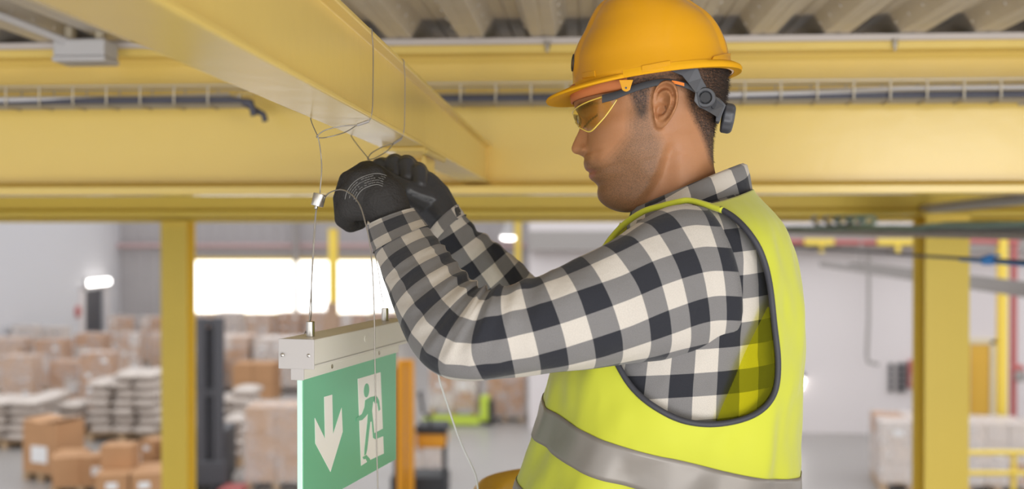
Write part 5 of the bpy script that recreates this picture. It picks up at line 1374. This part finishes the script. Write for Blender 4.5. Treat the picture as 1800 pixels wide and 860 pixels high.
# ladder tray beyond the right column
def ladder(a, b2_, w, side, label, m, step=.3):
    a, b2_ = Vector(a), Vector(b2_); ax = (b2_-a); L = ax.length; ax.normalize(); sd_ = Vector((ax.y, -ax.x, 0)).normalized(); e = empty('cable_tray', (a+b2_)/2, 0, label, 'cable tray')
    for s in (-1, 1):
        mb = MB(); mb.prism([(-.012,0),(.012,0),(.012,side),(-.012,side)], a+sd_*s*w/2, b2_+sd_*s*w/2, sd_, (0,0,1)); mb.build('side_rail', M[m], e)
    for k in range(int(L/step)):
        c = a+ax*(k+.5)*step; mb = MB(); mb.prism([(-.018,.004),(.018,.004),(.018,.02),(-.018,.02)], c-sd_*w/2, c+sd_*w/2, ax, (0,0,1)); mb.build('rung', M[m], e)
    return e
ladder(Vector((4.35, 20, 3.62)), Vector((4.2, 8.6, 3.62)), .5, .09, 'grey ladder tray below eye level, passing behind the wide right column', 'pipe')
for k in range(3):
    y = 19-3.6*k; pipe([Vector((4.55, y, 3.6)), Vector((4.55, y, 4.85))], .012, 'pipe', 'thin hanger rod of the ladder tray, the %s one' % ['farthest', 'middle', 'nearest'][k], 'hanger_rod', 'rod')
ta, tb = P(1330, 410, 9.6), P(1840, 421, 4.55); tb = tb+(tb-ta)*.3
tr_ = ladder(ta, tb, .30, .024, 'dense grey cable tray crossing in front of the wide right column', 'pipe', .085)
tax = (tb-ta).normalized()
for i, (o, h, r, m, lab) in enumerate([(-.10,.035,.017,'grey_cable','thick pale cable at the front edge of the right hand tray'), (-.055,.04,.02,'dark_cable','thick dark cable near the front of the right hand tray'), (-.01,.036,.016,'grey_cable','pale cable in the middle of the right hand tray'), (.035,.042,.014,'green_cable','slim green cable in the right hand tray'), (.09,.04,.014,'green_cable','green cable at the back of the right hand tray')]):
    sd_ = Vector((tax.y, -tax.x, 0)).normalized(); L = (tb-ta).length
    pts = [ta+tax*(L*k/24)-sd_*o*-1+eZ*(h+.012*mnoise.noise(Vector((k*.5, i*3.1, 0)))+(.018 if m == 'green_cable' and k > 14 else 0)) for k in range(25)]
    pipe(pts, r, m, lab, 'cable', 'cable')
cc = P(1468, 400, 7.6)
for k, (dx, rr, m, lab) in enumerate(((-.02,.07,'grey_cable','white coil of spare cable on the right hand tray'), (.10,.05,'green_cable','pale green coil of spare cable on the right hand tray'))):
    pts = [cc+Vector((dx+rr*1.5*math.cos(t)+.012*t-.06, .02*math.sin(3*t), .045+rr*.75*math.sin(t)*(1-.02*t))) for t in np.linspace(0, 6.28*2.5, 60).tolist()]
    pipe(pts, .012, m, lab, 'cable_coil', 'cable')
pa, pb = P(1330, 430, 9.6), P(1840, 463, 4.55)
pipe([pa, P(1500, 441, 7.2), P(1617, 450, 5.9), pb, pb+(pb-P(1617,450,5.9))*.9], .0085, 'dark_cable', 'thin dark pipe below the right hand tray, crossing the wide column')
pipe([P(1688, 456, 5.4), P(1740, 460, 5.05), P(1840, 468, 4.5), P(1840,468,4.5)*2-P(1740,460,5.05)], .009, 'blue', 'thin blue pipe at the right edge below the tray')
c = P(1736, 458, 5.02); e = empty('ball_valve', c, 0, 'blue valve on the thin blue pipe at the right', 'valve')
mb = MB(); mb.lathe([(.01,-.03),(.02,-.02),(.02,.02),(.01,.03)], c, (1,-.1,0), 14); mb.build('body', M['blue'], e, smooth=40)
mb = MB(); mb.box(c+Vector((.02,-.02,.02)), (.06,.012,.012)); mb.build('lever', M['blue'], e, bevel=.002)
pipe([P(1590, 372, 6.9), P(1700, 360, 6.0), P(1850, 345, 5.0)], .028, 'grey_cable', 'pale trunking under the second beam at the right edge', 'trunking', 'trunking')
# yellow guard rail at lower right
e = empty('guard_rail', P(1745, 860, 15), 0, 'yellow guard rail at the lower right, before the wrapped pallet loads', 'railing')
for y, nm in ((796,'top_rail'), (832,'mid_rail')):
    mb = MB(); mb.tube([P(1640, y, 15.2), P(1880, y, 15.0)], .035, 10); mb.build(nm, M['yellow_far'], e, smooth=60)
for x in (1650, 1782, 1876):
    q = P(x, 796, 15.1); mb = MB(); mb.tube([Vector((q.x, q.y, 0)), q], .035, 10); mb.build('post', M['yellow_far'], e, smooth=60)
# ------------------------------------------------------------------ the work platform he stands on
e = empty('work_platform', (OP.x-.02, OP.y, FL), 0, 'yellow railed lift platform the worker stands on, its rail just seen left of his vest', 'platform')
x0, x1, y0, y1 = OP.x-.262, OP.x+.22, OP.y-.5, OP.y+.50; zr = CAM.z-.395*1.0
def rrect(z, rad=.13):
    pts = []
    for cx, cyy, a0 in ((x1-rad, y1-rad, 0), (x0+rad, y1-rad, 90), (x0+rad, y0+rad, 180), (x1-rad, y0+rad, 270)):
        for k in range(9): a = math.radians(a0+90*k/8); pts.append(Vector((cx+rad*math.cos(a), cyy+rad*math.sin(a), z)))
    return pts
for z, nm in ((P(905, 856, 1.98).z, 'top_rail'), (PLATZ+.55, 'mid_rail')):
    mb = MB(); mb.tube(rrect(z), .021, 12, closed=True); mb.build(nm, M['orange'] if 0 else mat('amber_rail_paint', (.75,.42,.02), .4), e, smooth=60)
zt_ = P(905, 856, 1.98).z
for (x, y) in ((x0+.04, y1-.04), (x1-.04, y1-.04), (x0+.04, y0+.04), (x1-.04, y0+.04)):
    mb = MB(); mb.tube([Vector((x, y, PLATZ)), Vector((x, y, zt_))], .02, 10); mb.build('post', M['steel_dark'], e, smooth=60)
mb = MB(); mb.box(((x0+x1)/2, (y0+y1)/2, PLATZ-.03), (x1-x0, y1-y0, .06)); mb.build('deck', M['steel_dark'], e, bevel=.005)
mb = MB()
for s in (-1, 1):
    for k in range(4):
        z0_, z1_ = .45+k*.55, .45+(k+1)*.55
        for q in (-1, 1):
            mb2 = MB(); mb2.tube([Vector(((x0+x1)/2-.2*q, (y0+y1)/2+s*.3, z0_)), Vector(((x0+x1)/2+.2*q, (y0+y1)/2+s*.3+.02*q, z1_))], .03, 8); mb2.build('scissor_arm', M['orange'], e, smooth=60)
mb = MB(); mb.box(((x0+x1)/2, (y0+y1)/2, .28), (x1-x0, .8, .32)); mb.build('chassis', M['orange'], e, bevel=.02)
for (x, y) in ((x0+.12, y0+.12), (x1-.12, y0+.12), (x0+.12, y1-.12), (x1-.12, y1-.12)):
    mb = MB(); mb.lathe([(.06,-.05),(.15,-.05),(.16,-.03),(.16,.03),(.15,.05),(.06,.05)], (x, y, .16), (0,1,0), 20); mb.build('wheel', M['black'], e, smooth=40)
